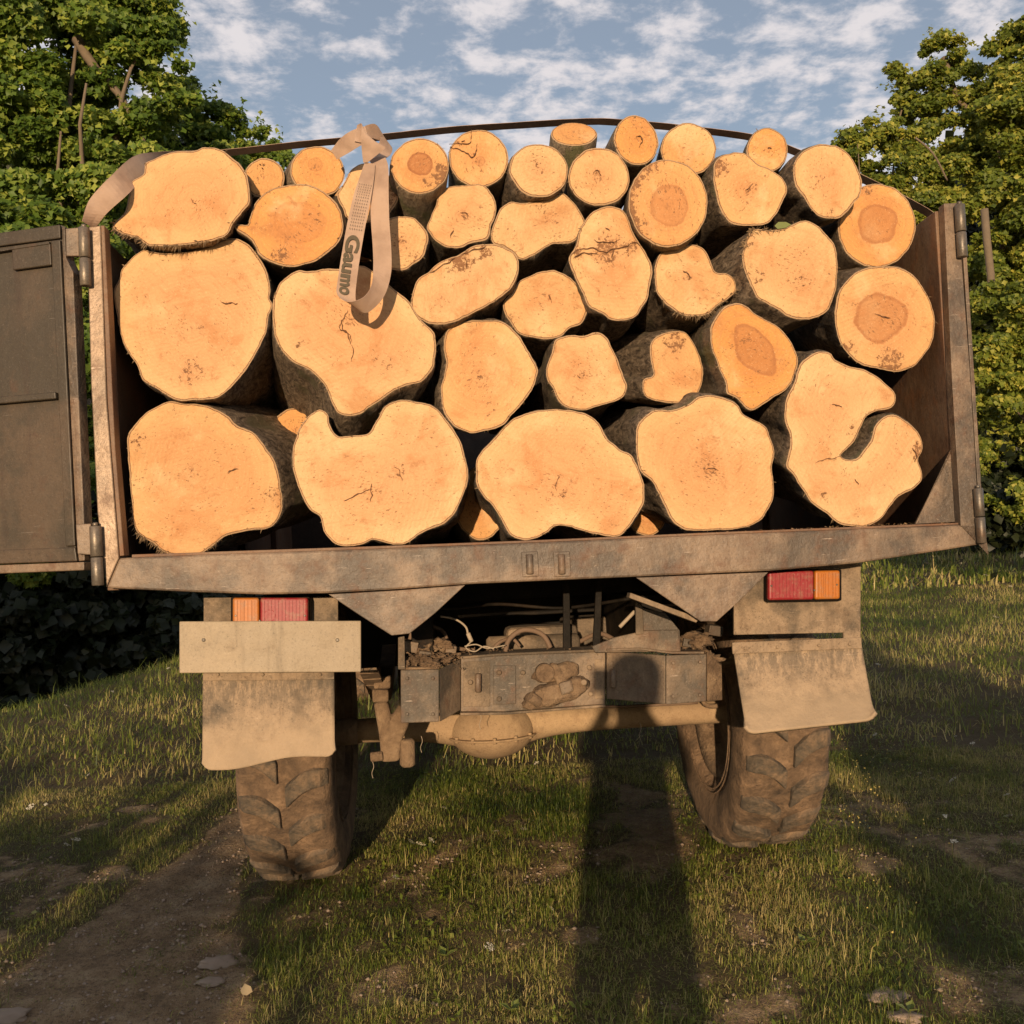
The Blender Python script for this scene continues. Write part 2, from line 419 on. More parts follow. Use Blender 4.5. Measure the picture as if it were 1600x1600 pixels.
def bark_mat(name, base, dark, light, moss):
    m, nt, b, out = new_mat(name); g = NG(nt)
    bc = g.attr('bc').outputs['Vector']            # around, along, seed
    ridge = g.noise(g.mapping(bc, (1, 0.45, 1)), 62, 6, 0.74, 0.8)
    n2 = g.noise(bc, 7, 5, 0.6); n3 = g.noise(bc, 90, 4, 0.7)
    col = g.ramp(ridge, [(0.38, dark), (0.50, base), (0.64, light)])
    col = g.mix(g.smooth(n2, 0.56, 0.66), col, moss)
    col = g.mix(g.math('MULTIPLY', g.smooth(n3, 0.5, 0.72), 0.4), col, dark)
    spk = g.noise(bc, 120, 3, 0.8)
    col = g.mix(g.math('MULTIPLY', g.smooth(spk, 0.66, 0.70), 0.55), col, (0.50, 0.43, 0.34))
    g.put(b.inputs['Base Color'], col); b.inputs['Roughness'].default_value = 0.92
    g.put(b.inputs['Normal'], g.bump(g.math('ADD', ridge, g.math('MULTIPLY', n3, 0.3)), 1.0, 0.012))
    return m
M['bark'] = bark_mat('grey_brown_bark', (0.17, 0.122, 0.080), (0.045, 0.030, 0.019), (0.33, 0.25, 0.17), (0.13, 0.11, 0.06))
M['bark_smooth'] = bark_mat('smooth_grey_bark', (0.22, 0.165, 0.11), (0.12, 0.085, 0.055), (0.31, 0.245, 0.165), (0.14, 0.13, 0.06))
M['bark_tree'] = simple('tree_bark', (0.20, 0.15, 0.10), 0.9, 0.4, 18, 0.8)
M['crack'] = simple('dark_check', (0.20, 0.095, 0.042), 0.95, 0.5, 60)
M['fibre'] = simple('torn_fibre', (0.24, 0.16, 0.085), 0.9, 0.5, 60)
M['chips'] = simple('wood_chips', (0.50, 0.32, 0.17), 0.9, 0.6, 45)

# foliage
def leaf_mat(name, c0, c1, c2, trans=0.35):
    m, nt, b, out = new_mat(name); g = NG(nt)
    v = g.attr('var').outputs['Fac']
    col = g.ramp(v, [(0.0, c0), (0.55, c1), (1.0, c2)])
    g.put(b.inputs['Base Color'], col); b.inputs['Roughness'].default_value = 0.5
    b.inputs['Specular IOR Level'].default_value = 0.35
    t = g.n.new('ShaderNodeBsdfTranslucent'); g.put(t.inputs[0], g.mix(0.5, col, c2))
    mx = g.n.new('ShaderNodeMixShader'); mx.inputs[0].default_value = trans
    nt.links.new(b.outputs[0], mx.inputs[1]); nt.links.new(t.outputs[0], mx.inputs[2]); nt.links.new(mx.outputs[0], out.inputs[0])
    return m
M['leaf'] = leaf_mat('maple_leaves', (0.040, 0.082, 0.012), (0.125, 0.205, 0.026), (0.42, 0.46, 0.080), 0.42)
M['leaf_y'] = leaf_mat('yellow_green_leaves', (0.045, 0.080, 0.012), (0.175, 0.225, 0.028), (0.54, 0.49, 0.085), 0.42)
M['leaf_shade'] = leaf_mat('shade_dark_leaves', (0.006, 0.010, 0.003), (0.012, 0.018, 0.005), (0.025, 0.032, 0.010), 0.1)  # near-black leaf colour stands in for deep shade in the undergrowth
M['grass'] = leaf_mat('meadow_grass', (0.034, 0.070, 0.009), (0.205, 0.255, 0.034), (0.58, 0.46, 0.19), 0.35)
M['petal'] = simple('white_petals', (0.72, 0.66, 0.52), 0.7, 0.1)
M['petal_y'] = simple('yellow_petals', (0.55, 0.42, 0.12), 0.7, 0.1)
M['stem'] = simple('green_stem', (0.09, 0.11, 0.03), 0.7, 0.1)

def ground_mat():
    m, nt, b, out = new_mat('meadow_soil'); g = NG(nt); c = g.coord()
    dirt = g.attr('dirt').outputs['Fac']
    n1 = g.noise(c, 1.3, 6, 0.6); n2 = g.noise(c, 12, 6, 0.65); n3 = g.noise(c, 75, 4, 0.75)
    green = g.mix(n2, (0.07, 0.052, 0.018), (0.16, 0.105, 0.045))
    soil = g.ramp(n2, [(0.3, (0.19, 0.122, 0.060)), (0.50, (0.35, 0.228, 0.118)), (0.70, (0.50, 0.36, 0.21))])
    soil = g.mix(g.smooth(n3, 0.60, 0.68), soil, (0.52, 0.40, 0.26))
    soil = g.mix(g.math('MULTIPLY', g.smooth(n3, 0.48, 0.36), 0.6), soil, (0.09, 0.055, 0.035))
    f = g.smooth(g.math('ADD', dirt, g.math('MULTIPLY', g.math('SUBTRACT', n2, 0.5), 0.7)), 0.35, 0.6)
    g.put(b.inputs['Base Color'], g.mix(f, green, soil)); b.inputs['Roughness'].default_value = 0.95
    g.put(b.inputs['Normal'], g.bump(g.math('ADD', n2, g.math('MULTIPLY', n3, 0.8)), 1.0, 0.035))
    return m
M['ground'] = ground_mat()

# ------------------------------------------------------------------ ground
def sstep(x, a, b):
    t = np.clip((np.asarray(x, float) - a) / (b - a), 0, 1)
    return t * t * (3 - 2 * t)
def g_height(x, y):
    x = np.asarray(x, float); y = np.asarray(y, float)
    xc = np.clip(x, -40, 40)
    along = np.where(y < 3.95, 0.085 * (np.clip(y, -8, None) - 3.95), 0.052 * (np.clip(y, None, 24) - 3.95))
    z = 0.050 * xc - 0.078 + along
    crest = -3.5 + 0.30 * (np.clip(y, 2, 20) - 7.0)
    over = np.clip(crest - x, 0, 6) * sstep(y, 4.5, 6.0)
    z = z - 0.45 * over * sstep(over, 0, 1.2)
    near = 1 - sstep(np.hypot(x, y - 4), 14, 40)
    z = z + near * ((fbm(x * 0.9, y * 0.9, 3) - 0.5) * 0.07 + (fbm(x * 4, y * 4, 9) - 0.5) * 0.030)
    return z
def dirt_mask(x, y):
    """1 = bare soil"""
    x = np.asarray(x, float); y = np.asarray(y, float)
    u = 800 + 1600 * x / np.maximum(y, 0.3)
    d = np.zeros_like(x)
    # wheel track, running from the left tyre towards the photographer
    tx = -1.17 + 0.04 * np.sin(y * 3.0)
    w = 0.13 + 0.24 * np.clip(4.1 - y, 0, 3)
    d = np.maximum(d, 1 - sstep(np.abs(x - tx) / w, 0.6, 1.35))
    lim = 1 - sstep(y, 4.2, 5.5)
    d = np.where(y > 5, 0, d)
    strip = (1 - sstep(np.abs(x - (0.62 + 0.05 * (3.6 - y))) / 0.22, 0.2, 1.4)) * sstep(fbm(x * 5 + 2, y * 3, 61), 0.42, 0.60)
    d = np.maximum(d, 0.75 * strip * lim)
    n2 = fbm(x * 13, y * 13, 35)
    d = d + (n2 - 0.5) * 0.7 * (d > 0.02)
    d = np.maximum(d, 0.50 * sstep(fbm(x * 4.6 + 4, y * 4.6, 21), 0.50, 0.66) * lim)
    n = fbm(x * 3.2, y * 3.2, 33)
    n3 = fbm(x * 9, y * 9, 37, 3)
    return np.clip(d + (n - 0.5) * 0.6 + (n3 - 0.5) * 0.9 * (d > 0.04), 0, 1)
def graded(a, b, fine_a, fine_b, step):
    c = [fine_a]
    while c[-1] < fine_b: c.append(c[-1] + step)
    s = step
    while c[-1] < b: s *= 1.22; c.append(c[-1] + s)
    s = step
    while c[0] > a: s *= 1.22; c.insert(0, c[0] - s)
    return np.array(c)
gx = graded(-600, 600, -3.2, 4.2, 0.045); gy = graded(-500, 900, 1.8, 8.0, 0.045)
GX, GY = np.meshgrid(gx, gy)
GZ = g_height(GX, GY)
GZ = GZ + np.where((GY < 9) & (np.abs(GX) < 5), (fbm(GX * 11, GY * 11, 5, 5) - 0.5) * 0.034, 0)
nx, ny = len(gx), len(gy)
idx = np.arange(nx * ny).reshape(ny, nx)
F = np.stack([idx[:-1, :-1], idx[:-1, 1:], idx[1:, 1:], idx[1:, :-1]], -1).reshape(-1, 4)
ground = big_mesh('ground', np.stack([GX, GY, GZ], -1).reshape(-1, 3), F, M['ground'],
                  attrs={'dirt': dirt_mask(GX, GY).ravel()}, smooth=True)
tag(ground, label='sloping meadow ground with bare wheel track', kind='structure')

# ------------------------------------------------------------------ truck
truck = empty('truck', label='old muddy flatbed truck loaded with logs, seen from behind with its gate open', cat='truck')
truck.matrix_world = TM

def poly_prism(name, pts, y0, y1, mat, parent=truck, bv=0.004, seg=2):
    """outline given by sight lines on the truck plane y0, then given real thickness to y1"""
    q = [L(u, v, y0) for u, v in pts]
    bm = bmesh.new()
    a = [bm.verts.new(p) for p in q]; b = [bm.verts.new((p.x, y1, p.z)) for p in q]
    bm.faces.new(a); bm.faces.new(list(reversed(b)))
    n = len(q)
    for i in range(n): bm.faces.new((a[i], b[i], b[(i + 1) % n], a[(i + 1) % n]))
    o = bm_obj(name, bm, mat, parent)
    if bv: bevel(o, bv, seg)
    return o
def box(name, x0, x1, y0, y1, z0, z1, mat, parent=truck, bv=0.004, rot=None):
    bm = bmesh.new(); bmesh.ops.create_cube(bm, size=1)
    bmesh.ops.scale(bm, vec=(x1 - x0, y1 - y0, z1 - z0), verts=bm.verts)
    c = Vector(((x0 + x1) / 2, (y0 + y1) / 2, (z0 + z1) / 2))
    if rot: bmesh.ops.rotate(bm, cent=(0, 0, 0), matrix=Euler(rot).to_matrix(), verts=bm.verts)
    bmesh.ops.translate(bm, vec=c, verts=bm.verts)
    o = bm_obj(name, bm, mat, parent)
    if bv: bevel(o, bv, 2)
    return o
def rod(name, a, b, r, mat, parent=truck, seg=20, r2=None, bv=0.002):
    a, b = Vector(a), Vector(b); d = b - a
    bm = bmesh.new()
    bmesh.ops.create_cone(bm, cap_ends=True, segments=seg, radius1=r, radius2=r if r2 is None else r2, depth=d.length)
    bmesh.ops.transform(bm, matrix=Matrix.Translation((a + b) / 2) @ d.to_track_quat('Z', 'Y').to_matrix().to_4x4(), verts=bm.verts)
    for f in bm.faces: f.smooth = len(f.verts) == 4
    o = bm_obj(name, bm, mat, parent)
    if bv: bevel(o, bv, 1)
    return o
def tube(name, pts, r, mat, parent=None, seg=8, taper=None):
    """tube through points"""
    pts = [Vector(p) for p in pts]
    V, Fc = [], []
    up = Vector((0.13, 0.21, 1)).normalized()
    for i, p in enumerate(pts):
        d = (pts[min(i + 1, len(pts) - 1)] - pts[max(i - 1, 0)]).normalized()
        s = d.cross(up)
        if s.length < 0.05: s = d.cross(Vector((1, 0, 0)))
        s.normalize(); t = d.cross(s)
        rr = r if taper is None else r * taper[i]
        for k in range(seg):
            a = 2 * math.pi * k / seg
            V.append(p + (s * math.cos(a) + t * math.sin(a)) * rr)
    for i in range(len(pts) - 1):
        for k in range(seg):
            Fc.append((i * seg + k, i * seg + (k + 1) % seg, (i + 1) * seg + (k + 1) % seg, (i + 1) * seg + k))
    Fc.append(tuple(range(seg - 1, -1, -1))); Fc.append(tuple((len(pts) - 1) * seg + k for k in range(seg)))
    return mesh_obj(name, V, Fc, mat, parent, True)
def catmull(pts, n=8, closed=False):
    P_ = [Vector(p) for p in pts]; N = len(P_); out = []
    rngi = range(N if closed else N - 1)
    for i in rngi:
        if closed: p0, p1, p2, p3 = P_[i - 1], P_[i], P_[(i + 1) % N], P_[(i + 2) % N]
        else: p0, p1, p2, p3 = P_[max(i - 1, 0)], P_[i], P_[i + 1], P_[min(i + 2, N - 1)]
        for k in range(n):
            t = k / n
            out.append(0.5 * ((2 * p1) + (p2 - p0) * t + (2 * p0 - 5 * p1 + 4 * p2 - p3) * t * t + (3 * p1 - p0 - 3 * p2 + p3) * t ** 3))
    if not closed: out.append(P_[-1])
    return out

XL_in = L(167, 630, 0.0).x; XR_in = L(1488, 600, 0.0).x
XL_out = L(142, 630, 0.0).x; XR_out = L(1514, 600, 0.0).x
Z_top = L(1475, 318, 0).z; Z_floor = L(850, 848, 0.0).z
BED = 3.5
box('bed_floor', XL_in, XR_in, 0.012, BED, Z_floor - 0.06, Z_floor - 0.006, M['bed'])
box('side_wall', XL_out + 0.012, XL_in, 0.035, BED, Z_floor - 0.07, Z_top - 0.01, M['rust'], bv=0.003)
box('side_wall', XR_in, XR_out - 0.012, 0.035, BED, Z_floor - 0.07, Z_top - 0.01, M['rust'], bv=0.003)
box('front_wall', XL_out, XR_out, BED + 0.003, BED + 0.06, Z_floor - 0.1, Z_top + 0.15, M['bed'])
# stiffening ribs inside the walls
for yy in (0.9, 1.8, 2.7):
    box('wall_rib', XL_in + 0.001, XL_in + 0.03, yy, yy + 0.06, Z_floor, Z_top - 0.05, M['rust'])
    box('wall_rib', XR_in - 0.03, XR_in - 0.001, yy, yy + 0.06, Z_floor, Z_top - 0.05, M['rust'])
# rear sill, slightly bent
sill = [(166, 919), (186, 872), (205, 871), (330, 866), (600, 857), (850, 847), (1100, 836), (1300, 828), (1440, 823), (1503, 820), (1540, 822), (1542, 849),
        (1480, 859), (1340, 880), (1203, 892), (1000, 901), (860, 907), (728, 913), (620, 921), (512, 927), (410, 929), (300, 925)]
poly_prism('rear_sill', sill, 0.0, 0.055, M['steel'], bv=0.006)
# narrow lip on top of the sill
lipL, lipR = L(205, 871, 0), L(1503, 820, 0)
poly_prism('sill_lip', [(206, 866.5), (600, 853), (850, 843.5), (1100, 832.5), (1300, 824.5), (1502, 816.5), (1502, 820), (1300, 828), (1100, 836), (850, 847), (600, 857), (206, 871)], 0.012, 0.03, M['rust'], bv=0.001)
# corner posts
poly_prism('corner_post', [(135.5, 355), (157, 352), (167, 630), (186, 871.5), (166, 918), (152, 800), (142, 600)], -0.003, 0.03, M['scraped'], bv=0.003)
poly_prism('corner_post', [(1475, 318), (1496, 317), (1517, 600), (1527, 770), (1541, 845), (1538, 822), (1501.5, 822), (1488, 600)], -0.003, 0.032, M['steel'], bv=0.003)
poly_prism('outer_angle', [(1505, 400), (1511, 400), (1534, 765), (1528, 765)], 0.02, 0.035, M['steel'], bv=0.002)
# inner flanges
poly_prism('inner_flange', [(157.5, 352), (163, 352), (180, 700), (194, 868), (187, 869), (168, 630)], 0.001, 0.05, M['rust'], bv=0.002)
# corner brace
g0 = L(1493, 700, 0.02); g1 = L(1434, 826, 0.02); g2 = L(1503, 822, 0.02)
bm = bmesh.new()
tri = [(g0.x, 0.035, g0.z), (g1.x, 0.30, Z_floor), (g2.x, 0.035, Z_floor), (g1.x + 0.03, 0.035, Z_floor)]
a = [bm.verts.new(p) for p in ((g0.x, 0.033, g0.z), (g1.x, 0.033, Z_floor - 0.001), (XR_in - 0.001, 0.033, Z_floor - 0.001), (XR_in - 0.001, 0.033, g0.z))]
b = [bm.verts.new(v.co + Vector((0, 0.008, 0))) for v in a]
bm.faces.new(a); bm.faces.new(b[::-1])
for i in range(4): bm.faces.new((a[i], b[i], b[(i + 1) % 4], a[(i + 1) % 4]))
bm_obj('corner_brace', bm, M['steel'], truck)

# hinges: barrel of two knuckles, pin and leaf
def hinge(u, v0, v1, r, y, du=0, leaf=None, parent=truck):
    a = L(u, v0, y); b = L(u + du, v1, y); m_ = a.lerp(b, 0.52)
    h = rod('hinge', a, m_ + (a - b).normalized() * 0.001, r, M['hinge'], parent, 24)
    k = rod('knuckle', m_ - (a - b).normalized() * 0.001, b, r * 0.98, M['hinge'], h, 24)
    rod('hinge_pin', a + (a - b).normalized() * 0.010, a, r * 0.45, M['hinge'], h, 12)
    if leaf:
        poly_prism('hinge_leaf', leaf, y - 0.004, y + 0.012, M['steel'], h, 0.003)
    return h
hinge(131, 356, 447, 0.0155, -0.020, 3, [(102, 357), (123, 355), (124, 400), (103, 400)])
hinge(149, 822, 915, 0.0165, -0.020, 4, [(118, 819), (142, 818), (143, 867), (121, 866)])
hinge(1499, 320, 402, 0.0150, -0.018, 5)
hinge(1528, 763, 849, 0.0140, -0.015, 6)
# lugs in the middle of the sill
for u in (827, 877):
    rod('gate_lug', L(u, 866, -0.012), L(u + 1, 897, -0.012), 0.0105, M['steel'], truck, 14)
    box('lug_bracket', L(u - 12, 880, 0).x, L(u + 14, 880, 0).x, -0.006, -0.0005, L(u, 901, 0).z, L(u, 862, 0).z, M['steel'], bv=0.002)

# the open gate, hinged on the left post and swung back a little past flat
gate = bpy.data.objects.new('gate', None); link(gate, truck)
hp = L(118, 620, -0.01)
gate.location = hp
gate.rotation_euler = (0, 0, math.radians(-14))
tilt = 0.0
bpy.context.view_layer.update()
GM = TM @ gate.matrix_basis
GI = GM.inverted()
def G(u, v, y):
    p0 = GM @ Vector((0, y, 0)); n = GM.to_3x3() @ Vector((0, 1, 0))
    return GI @ hit(u, v, p0, n)
def gate_poly(name, pts, y0, y1, mat, bv=0.003, parent=gate):
    q = [G(u, v, y0) if len(t) == 0 else None for (u, v, *t) in pts]
    bm = bmesh.new()
    a = [bm.verts.new(p) for p in q]; b = [bm.verts.new((p.x, y1, p.z)) for p in q]
    bm.faces.new(a); bm.faces.new(b[::-1]); n = len(q)
    for i in range(n): bm.faces.new((a[i], b[i], b[(i + 1) % n], a[(i + 1) % n]))
    o = bm_obj(name, bm, mat, parent); bevel(o, bv, 2)
    return o
LX = -560                                    # the gate runs on beyond the frame
def ed(u, vr, sl): return vr + sl * (u - 100)
def row(u0, u1, vr, sl): return (u0, ed(u0, vr, sl)), (u1, ed(u1, vr, sl))
# sheet, frame and pressed ribs
gate_poly('gate_sheet', [(LX, 448), (95, 356), (119, 874), (LX, 896)], 0.0, 0.02, M['steel_dark'])
gate_poly('gate_frame_rail', [(LX, 440), (93, 350.5), (94, 372), (LX, 458)], -0.010, -0.001, M['steel_dark'])
gate_poly('gate_frame_rail', [(LX, 880), (117, 855), (120, 877), (LX, 900)], -0.010, -0.001, M['steel_dark'])
gate_poly('gate_frame_stile', [(79, 376), (93.5, 374), (117, 853), (102, 854)], -0.0096, -0.001, M['steel_dark'])
gate_poly('gate_edge', [(94.5, 351), (101, 354), (103, 402), (114, 425), (131, 815), (132, 876), (121, 877)], 0.002, 0.045, M['steel'])
gate_poly('gate_pocket', [(18, 389), (78, 380), (80, 414), (20, 422)], -0.014, -0.0012, M['steel_dark'])
gate_poly('gate_rib', [(LX, 668), (86, 612), (87, 623), (LX, 680)], -0.018, -0.0012, M['steel_dark'])
gate_poly('gate_rib', [(LX, 470), (76, 377), (77, 381), (LX, 478)], -0.016, -0.0014, M['steel_dark'], 0.001)
gate_poly('gate_lower_channel', [(LX, 903), (131, 878), (131, 891), (LX, 918)], -0.006, 0.04, M['steel'])

# triangular plates under the sill
poly_prism('under_plate', [(513, 928.5), (620, 922.5), (727, 914), (680, 958), (640, 990), (612, 993), (560, 960)], 0.006, 0.016, M['steel'], bv=0.002)
poly_prism('under_plate', [(994, 902.5), (1100, 898), (1201, 894), (1160, 935), (1120, 971), (1095, 971), (1040, 934)], 0.006, 0.016, M['steel'], bv=0.002)
poly_prism('plate_flange', [(985, 926), (1093, 966), (1088, 973), (983, 934)], 0.05, 0.10, M['dusty'], bv=0.002)

# lamps, mudguards, flaps
def lamp(u0, u1, v0, v1, split, first, second, y, tilt=0.0):
    us = u0 + (u1 - u0) * split
    h = poly_prism('tail_light', [(u0 - 3, v0 - 2), (u1 + 3, v0 - 2 + tilt), (u1 + 3, v1 + 3 + tilt), (u0 - 3, v1 + 3)], y + 0.012, y + 0.05, M['black'], bv=0.006)
    def vv(u, v): return v + tilt * (u - u0) / (u1 - u0)
    poly_prism('lens', [(u0, v0), (us - 0.7, vv(us, v0)), (us - 0.7, vv(us, v1)), (u0, v1)], y - 0.014, y + 0.011, first, h, 0.007, 3)
    poly_prism('lens', [(us + 0.7, vv(us, v0)), (u1, vv(u1, v0)), (u1, vv(u1, v1)), (us + 0.7, vv(us, v1))], y - 0.014, y + 0.011, second, h, 0.007, 3)
    for (ua, ub, mt) in ((u0 + 2, us - 2, first), (us + 2, u1 - 2, second)):
        k = ua + 4
        while k < ub - 2:
            poly_prism('lens_groove', [(k, vv(k, v0) + 4), (k + 1.6, vv(k, v0) + 4), (k + 1.6, vv(k, v1) - 4), (k, vv(k, v1) - 4)], y - 0.0165, y - 0.0135, mt, h, 0)
            k += 5.5
    for (ux, vx) in ((u0 + 5, (v0 + v1) / 2), (us, (v0 + v1) / 2 + 8), (u1 - 5, (v0 + v1) / 2)):
        q = L(ux, vv(ux, vx), y - 0.018); rod('lens_screw', q, q + Vector((0, 0.006, 0)), 0.0035, M['hinge'], h, 8)
    # round reflector and rib lines
    c = L(us + (16 if second is M['red'] else -16), vv(us, (v0 + v1) / 2), y - 0.015)
    rod('reflector', c, c + Vector((0, 0.010, 0)), 0.018, M['red'], h, 24, 0.0185)
    for k in (0.36, 0.72):
        ux = u0 + (us - u0) * k if second is M['red'] else us + (u1 - us) * k
        poly_prism('lens_rib', [(ux, vv(ux, v0) + 5), (ux + 1.3, vv(ux, v0) + 5), (ux + 1.3, vv(ux, v1) - 5), (ux, vv(ux, v1) - 5)], y - 0.0165, y - 0.010, M['orange'], h, 0)
    return h
YG = 0.16
poly_prism('mudguard_panel', [(318, 934), (528, 932), (529, 1046), (318, 1048)], YG, YG + 0.012, M['dusty'], bv=0.002)
lamp(363, 481, 934, 990, 0.36, M['orange'], M['red'], YG - 0.055)
poly_prism('number_plate', [(280, 971), (564, 970), (564, 1050), (280, 1052)], YG - 0.092, YG - 0.085, M['plate'], bv=0.003)
for u in (330, 515):
    rod('plate_bracket', L(u, 1030, YG - 0.084), L(u, 1030, YG), 0.010, M['dusty'], truck, 8)
for u in (318, 527):
    rod('plate_bolt', L(u, 1000, YG - 0.097), L(u, 1000, YG - 0.090), 0.006, M['hinge'], truck, 6)
poly_prism('mudguard_panel', [(1147, 893), (1203, 886), (1345, 880), (1345, 988), (1147, 992)], YG, YG + 0.012, M['dusty'], bv=0.002)
lamp(1201, 1313, 893, 938, 0.64, M['red'], M['orange'], YG - 0.045, -2)

def flap(pts, y0, bow, thick, nseg=40, side=1):
    """rubber flap: outline strips from top to bottom, bowed backwards"""
    (tl, tr, br, bl) = pts
    V = []; Fc = []
    nc = 44
    for i in range(nseg + 1):
        t = i / nseg
        for j in range(nc + 1):
            s = j / nc
            u = (tl[0] * (1 - s) + tr[0] * s) * (1 - t) + (bl[0] * (1 - s) + br[0] * s) * t
            v = (tl[1] * (1 - s) + tr[1] * s) * (1 - t) + (bl[1] * (1 - s) + br[1] * s) * t
            if side < 0: v -= t * t * (9 * float(sstep(s, 0.15, 0.75)) - 2.5 * math.sin(s * 7))
            # rounded lower corners
            e = min(0.97, max(0, abs(s - 0.5) * 2 - 0.86) / 0.14)
            v -= 15 * (1 - math.sqrt(max(0, 1 - e * e))) * max(0, (t - 0.80) / 0.20)
            y = y0 + bow * (t ** 2) + 0.004 * math.sin(s * 5 + t * 3) + 0.006 * (s - 0.5) ** 2 * t
            V.append(L(u, v, y))
    W = nc + 1
    for i in range(nseg):
        for j in range(nc):
            Fc.append((i * W + j, (i + 1) * W + j, (i + 1) * W + j + 1, i * W + j + 1))
    o = mesh_obj('mud_flap', V, Fc, M['rubber'], truck, True)
    m = o.modifiers.new('thick', 'SOLIDIFY'); m.thickness = thick; m.offset = -1
    return o
flap(((317, 1050), (522, 1048), (523, 1190), (316, 1203)), YG - 0.012, -0.03, 0.011, side=-1)
flap(((1145, 1006), (1345, 1001), (1367, 1124), (1167, 1146)), YG + 0.0, -0.10, 0.011)
poly_prism('flap_clamp', [(1144, 1004), (1346, 996), (1347, 1013), (1145, 1022)], YG - 0.014, YG - 0.006, M['dusty'], bv=0.002)
poly_prism('flap_clamp', [(317, 1046), (522, 1045), (522, 1062), (317, 1064)], YG - 0.024, YG - 0.016, M['dusty'], bv=0.002)
poly_prism('flap_bracket', [(1318, 984), (1345, 984), (1345, 1004), (1318, 1004)], YG - 0.002, YG + 0.01, M['dusty'], bv=0.002)
for u in (1165, 1215, 1280, 1328):
    rod('clamp_bolt', L(u, 1013 - (u - 1165) * 0.04, YG - 0.021), L(u, 1013 - (u - 1165) * 0.04, YG - 0.012), 0.006, M['dusty'], truck, 6)
for u in (340, 410, 500):
    rod('clamp_bolt', L(u, 1054, YG - 0.031), L(u, 1054, YG - 0.022), 0.006, M['dusty'], truck, 6)

# tow crossmember: outer boxes, sloping cheeks and a recessed middle
YB0, YB1 = 0.24, 0.36
def quad_plate(name, corners, thick, mat, parent=truck, bv=0.003):
    """corners: (u,v,y) seen from behind; thickened forwards"""
    q = [L(*c) for c in corners]
    bm = bmesh.new(); a = [bm.verts.new(p) for p in q]; b = [bm.verts.new(p + Vector((0, thick, 0))) for p in q]
    bm.faces.new(a); bm.faces.new(b[::-1]); n = len(q)
    for i in range(n): bm.faces.new((a[i], b[i], b[(i + 1) % n], a[(i + 1) % n]))
    o = bm_obj(name, bm, mat, parent); bevel(o, bv, 2)
    return o
bump_ = quad_plate('tow_crossmember', [(720, 1028, YB1), (780, 1024, YB1), (946, 1018, YB1), (946, 1100, YB1), (790, 1112, YB1), (720, 1112, YB1)], 0.10, M['bumper'])
quad_plate('outer_box', [(626, 1047, YB0), (686, 1046, YB0), (686, 1128, YB0), (626, 1130, YB0)], 0.012, M['bumper'], bump_)
quad_plate('cheek_plate', [(687, 1046, YB0), (719, 1030, YB1 - 0.004), (719, 1110, YB1 - 0.004), (687, 1128, YB0)], 0.010, M['bumper'], bump_)
quad_plate('cheek_plate', [(948, 1018, YB1 - 0.004), (1040, 1024, YB0), (1040, 1101, YB0), (948, 1092, YB1 - 0.004)], 0.010, M['bumper'], bump_)
quad_plate('outer_box', [(1041, 1024, YB0), (1104, 1022, YB0 + 0.01), (1104, 1096, YB0 + 0.01), (1041, 1101, YB0)], 0.012, M['bumper'], bump_)
quad_plate('box_side', [(1105, 1018, YB0 + 0.02), (1128, 1040, YB0 + 0.05), (1129, 1094, YB0 + 0.05), (1105, 1096, YB0 + 0.02)], 0.10, M['mud'], bump_)
# top flanges, with depth
def top_flange(name, uv, y0, y1, mat, parent=bump_, th=0.008):
    V = []
    for (u, v) in uv: V.append(L(u, v, y0))
    q = [p + Vector((0, 0, 0)) for p in V] + [p + Vector((0, y1 - y0, 0)) for p in V]
    n = len(V); bm = bmesh.new()
    vs = [bm.verts.new(p) for p in q]; vb = [bm.verts.new(p - Vector((0, 0, th))) for p in q]
    for i in range(n - 1):
        for s, k in ((vs, 1), (vb, -1)):
            f = (s[i], s[i + 1], s[n + i + 1], s[n + i]); bm.faces.new(f if k > 0 else f[::-1])
        bm.faces.new((vs[i], vb[i], vb[i + 1], vs[i + 1])); bm.faces.new((vs[n + i], vs[n + i + 1], vb[n + i + 1], vb[n + i]))
    bm.faces.new((vs[0], vs[n], vb[n], vb[0])); bm.faces.new((vs[n - 1], vb[n - 1], vb[2 * n - 1], vs[2 * n - 1]))
    o = bm_obj(name, bm, mat, parent); bevel(o, 0.002, 1)
    return o
top_flange('top_flange', [(719, 1026), (780, 1021), (946, 1014)], YB1 - 0.012, YB1 + 0.14, M['dusty'])
top_flange('top_flange', [(948, 1014), (1000, 1012), (1050, 1018), (1104, 1018)], YB1 - 0.06, YB1 + 0.12, M['bumper'])
top_flange('bottom_flange', [(719, 1114), (790, 1113), (946, 1101)], YB1 - 0.014, YB1 + 0.12, M['dusty'])
top_flange('box_top', [(626, 1043), (686, 1042)], YB0 + 0.03, YB0 + 0.22, M['mud'])
# upstanding plates at the frame ends
poly_prism('frame_end_plate', [(622, 996), (632, 994), (633, 1046), (622, 1046)], 0.26, 0.275, M['dusty'], bv=0.002)
poly_prism('frame_end_plate', [(993, 940), (1004, 948), (1006, 990), (994, 992)], 0.30, 0.315, M['dusty'], bv=0.002)
poly_prism('frame_gusset', [(1004, 950), (1040, 958), (1062, 985), (1064, 1016), (1010, 1014), (1006, 985)], 0.33, 0.342, M['bumper'], bv=0.002)
poly_prism('frame_bracket', [(925, 1010), (960, 996), (1010, 985), (1060, 984), (1064, 1018), (930, 1020)], 0.31, 0.325, M['bumper'], bv=0.003)
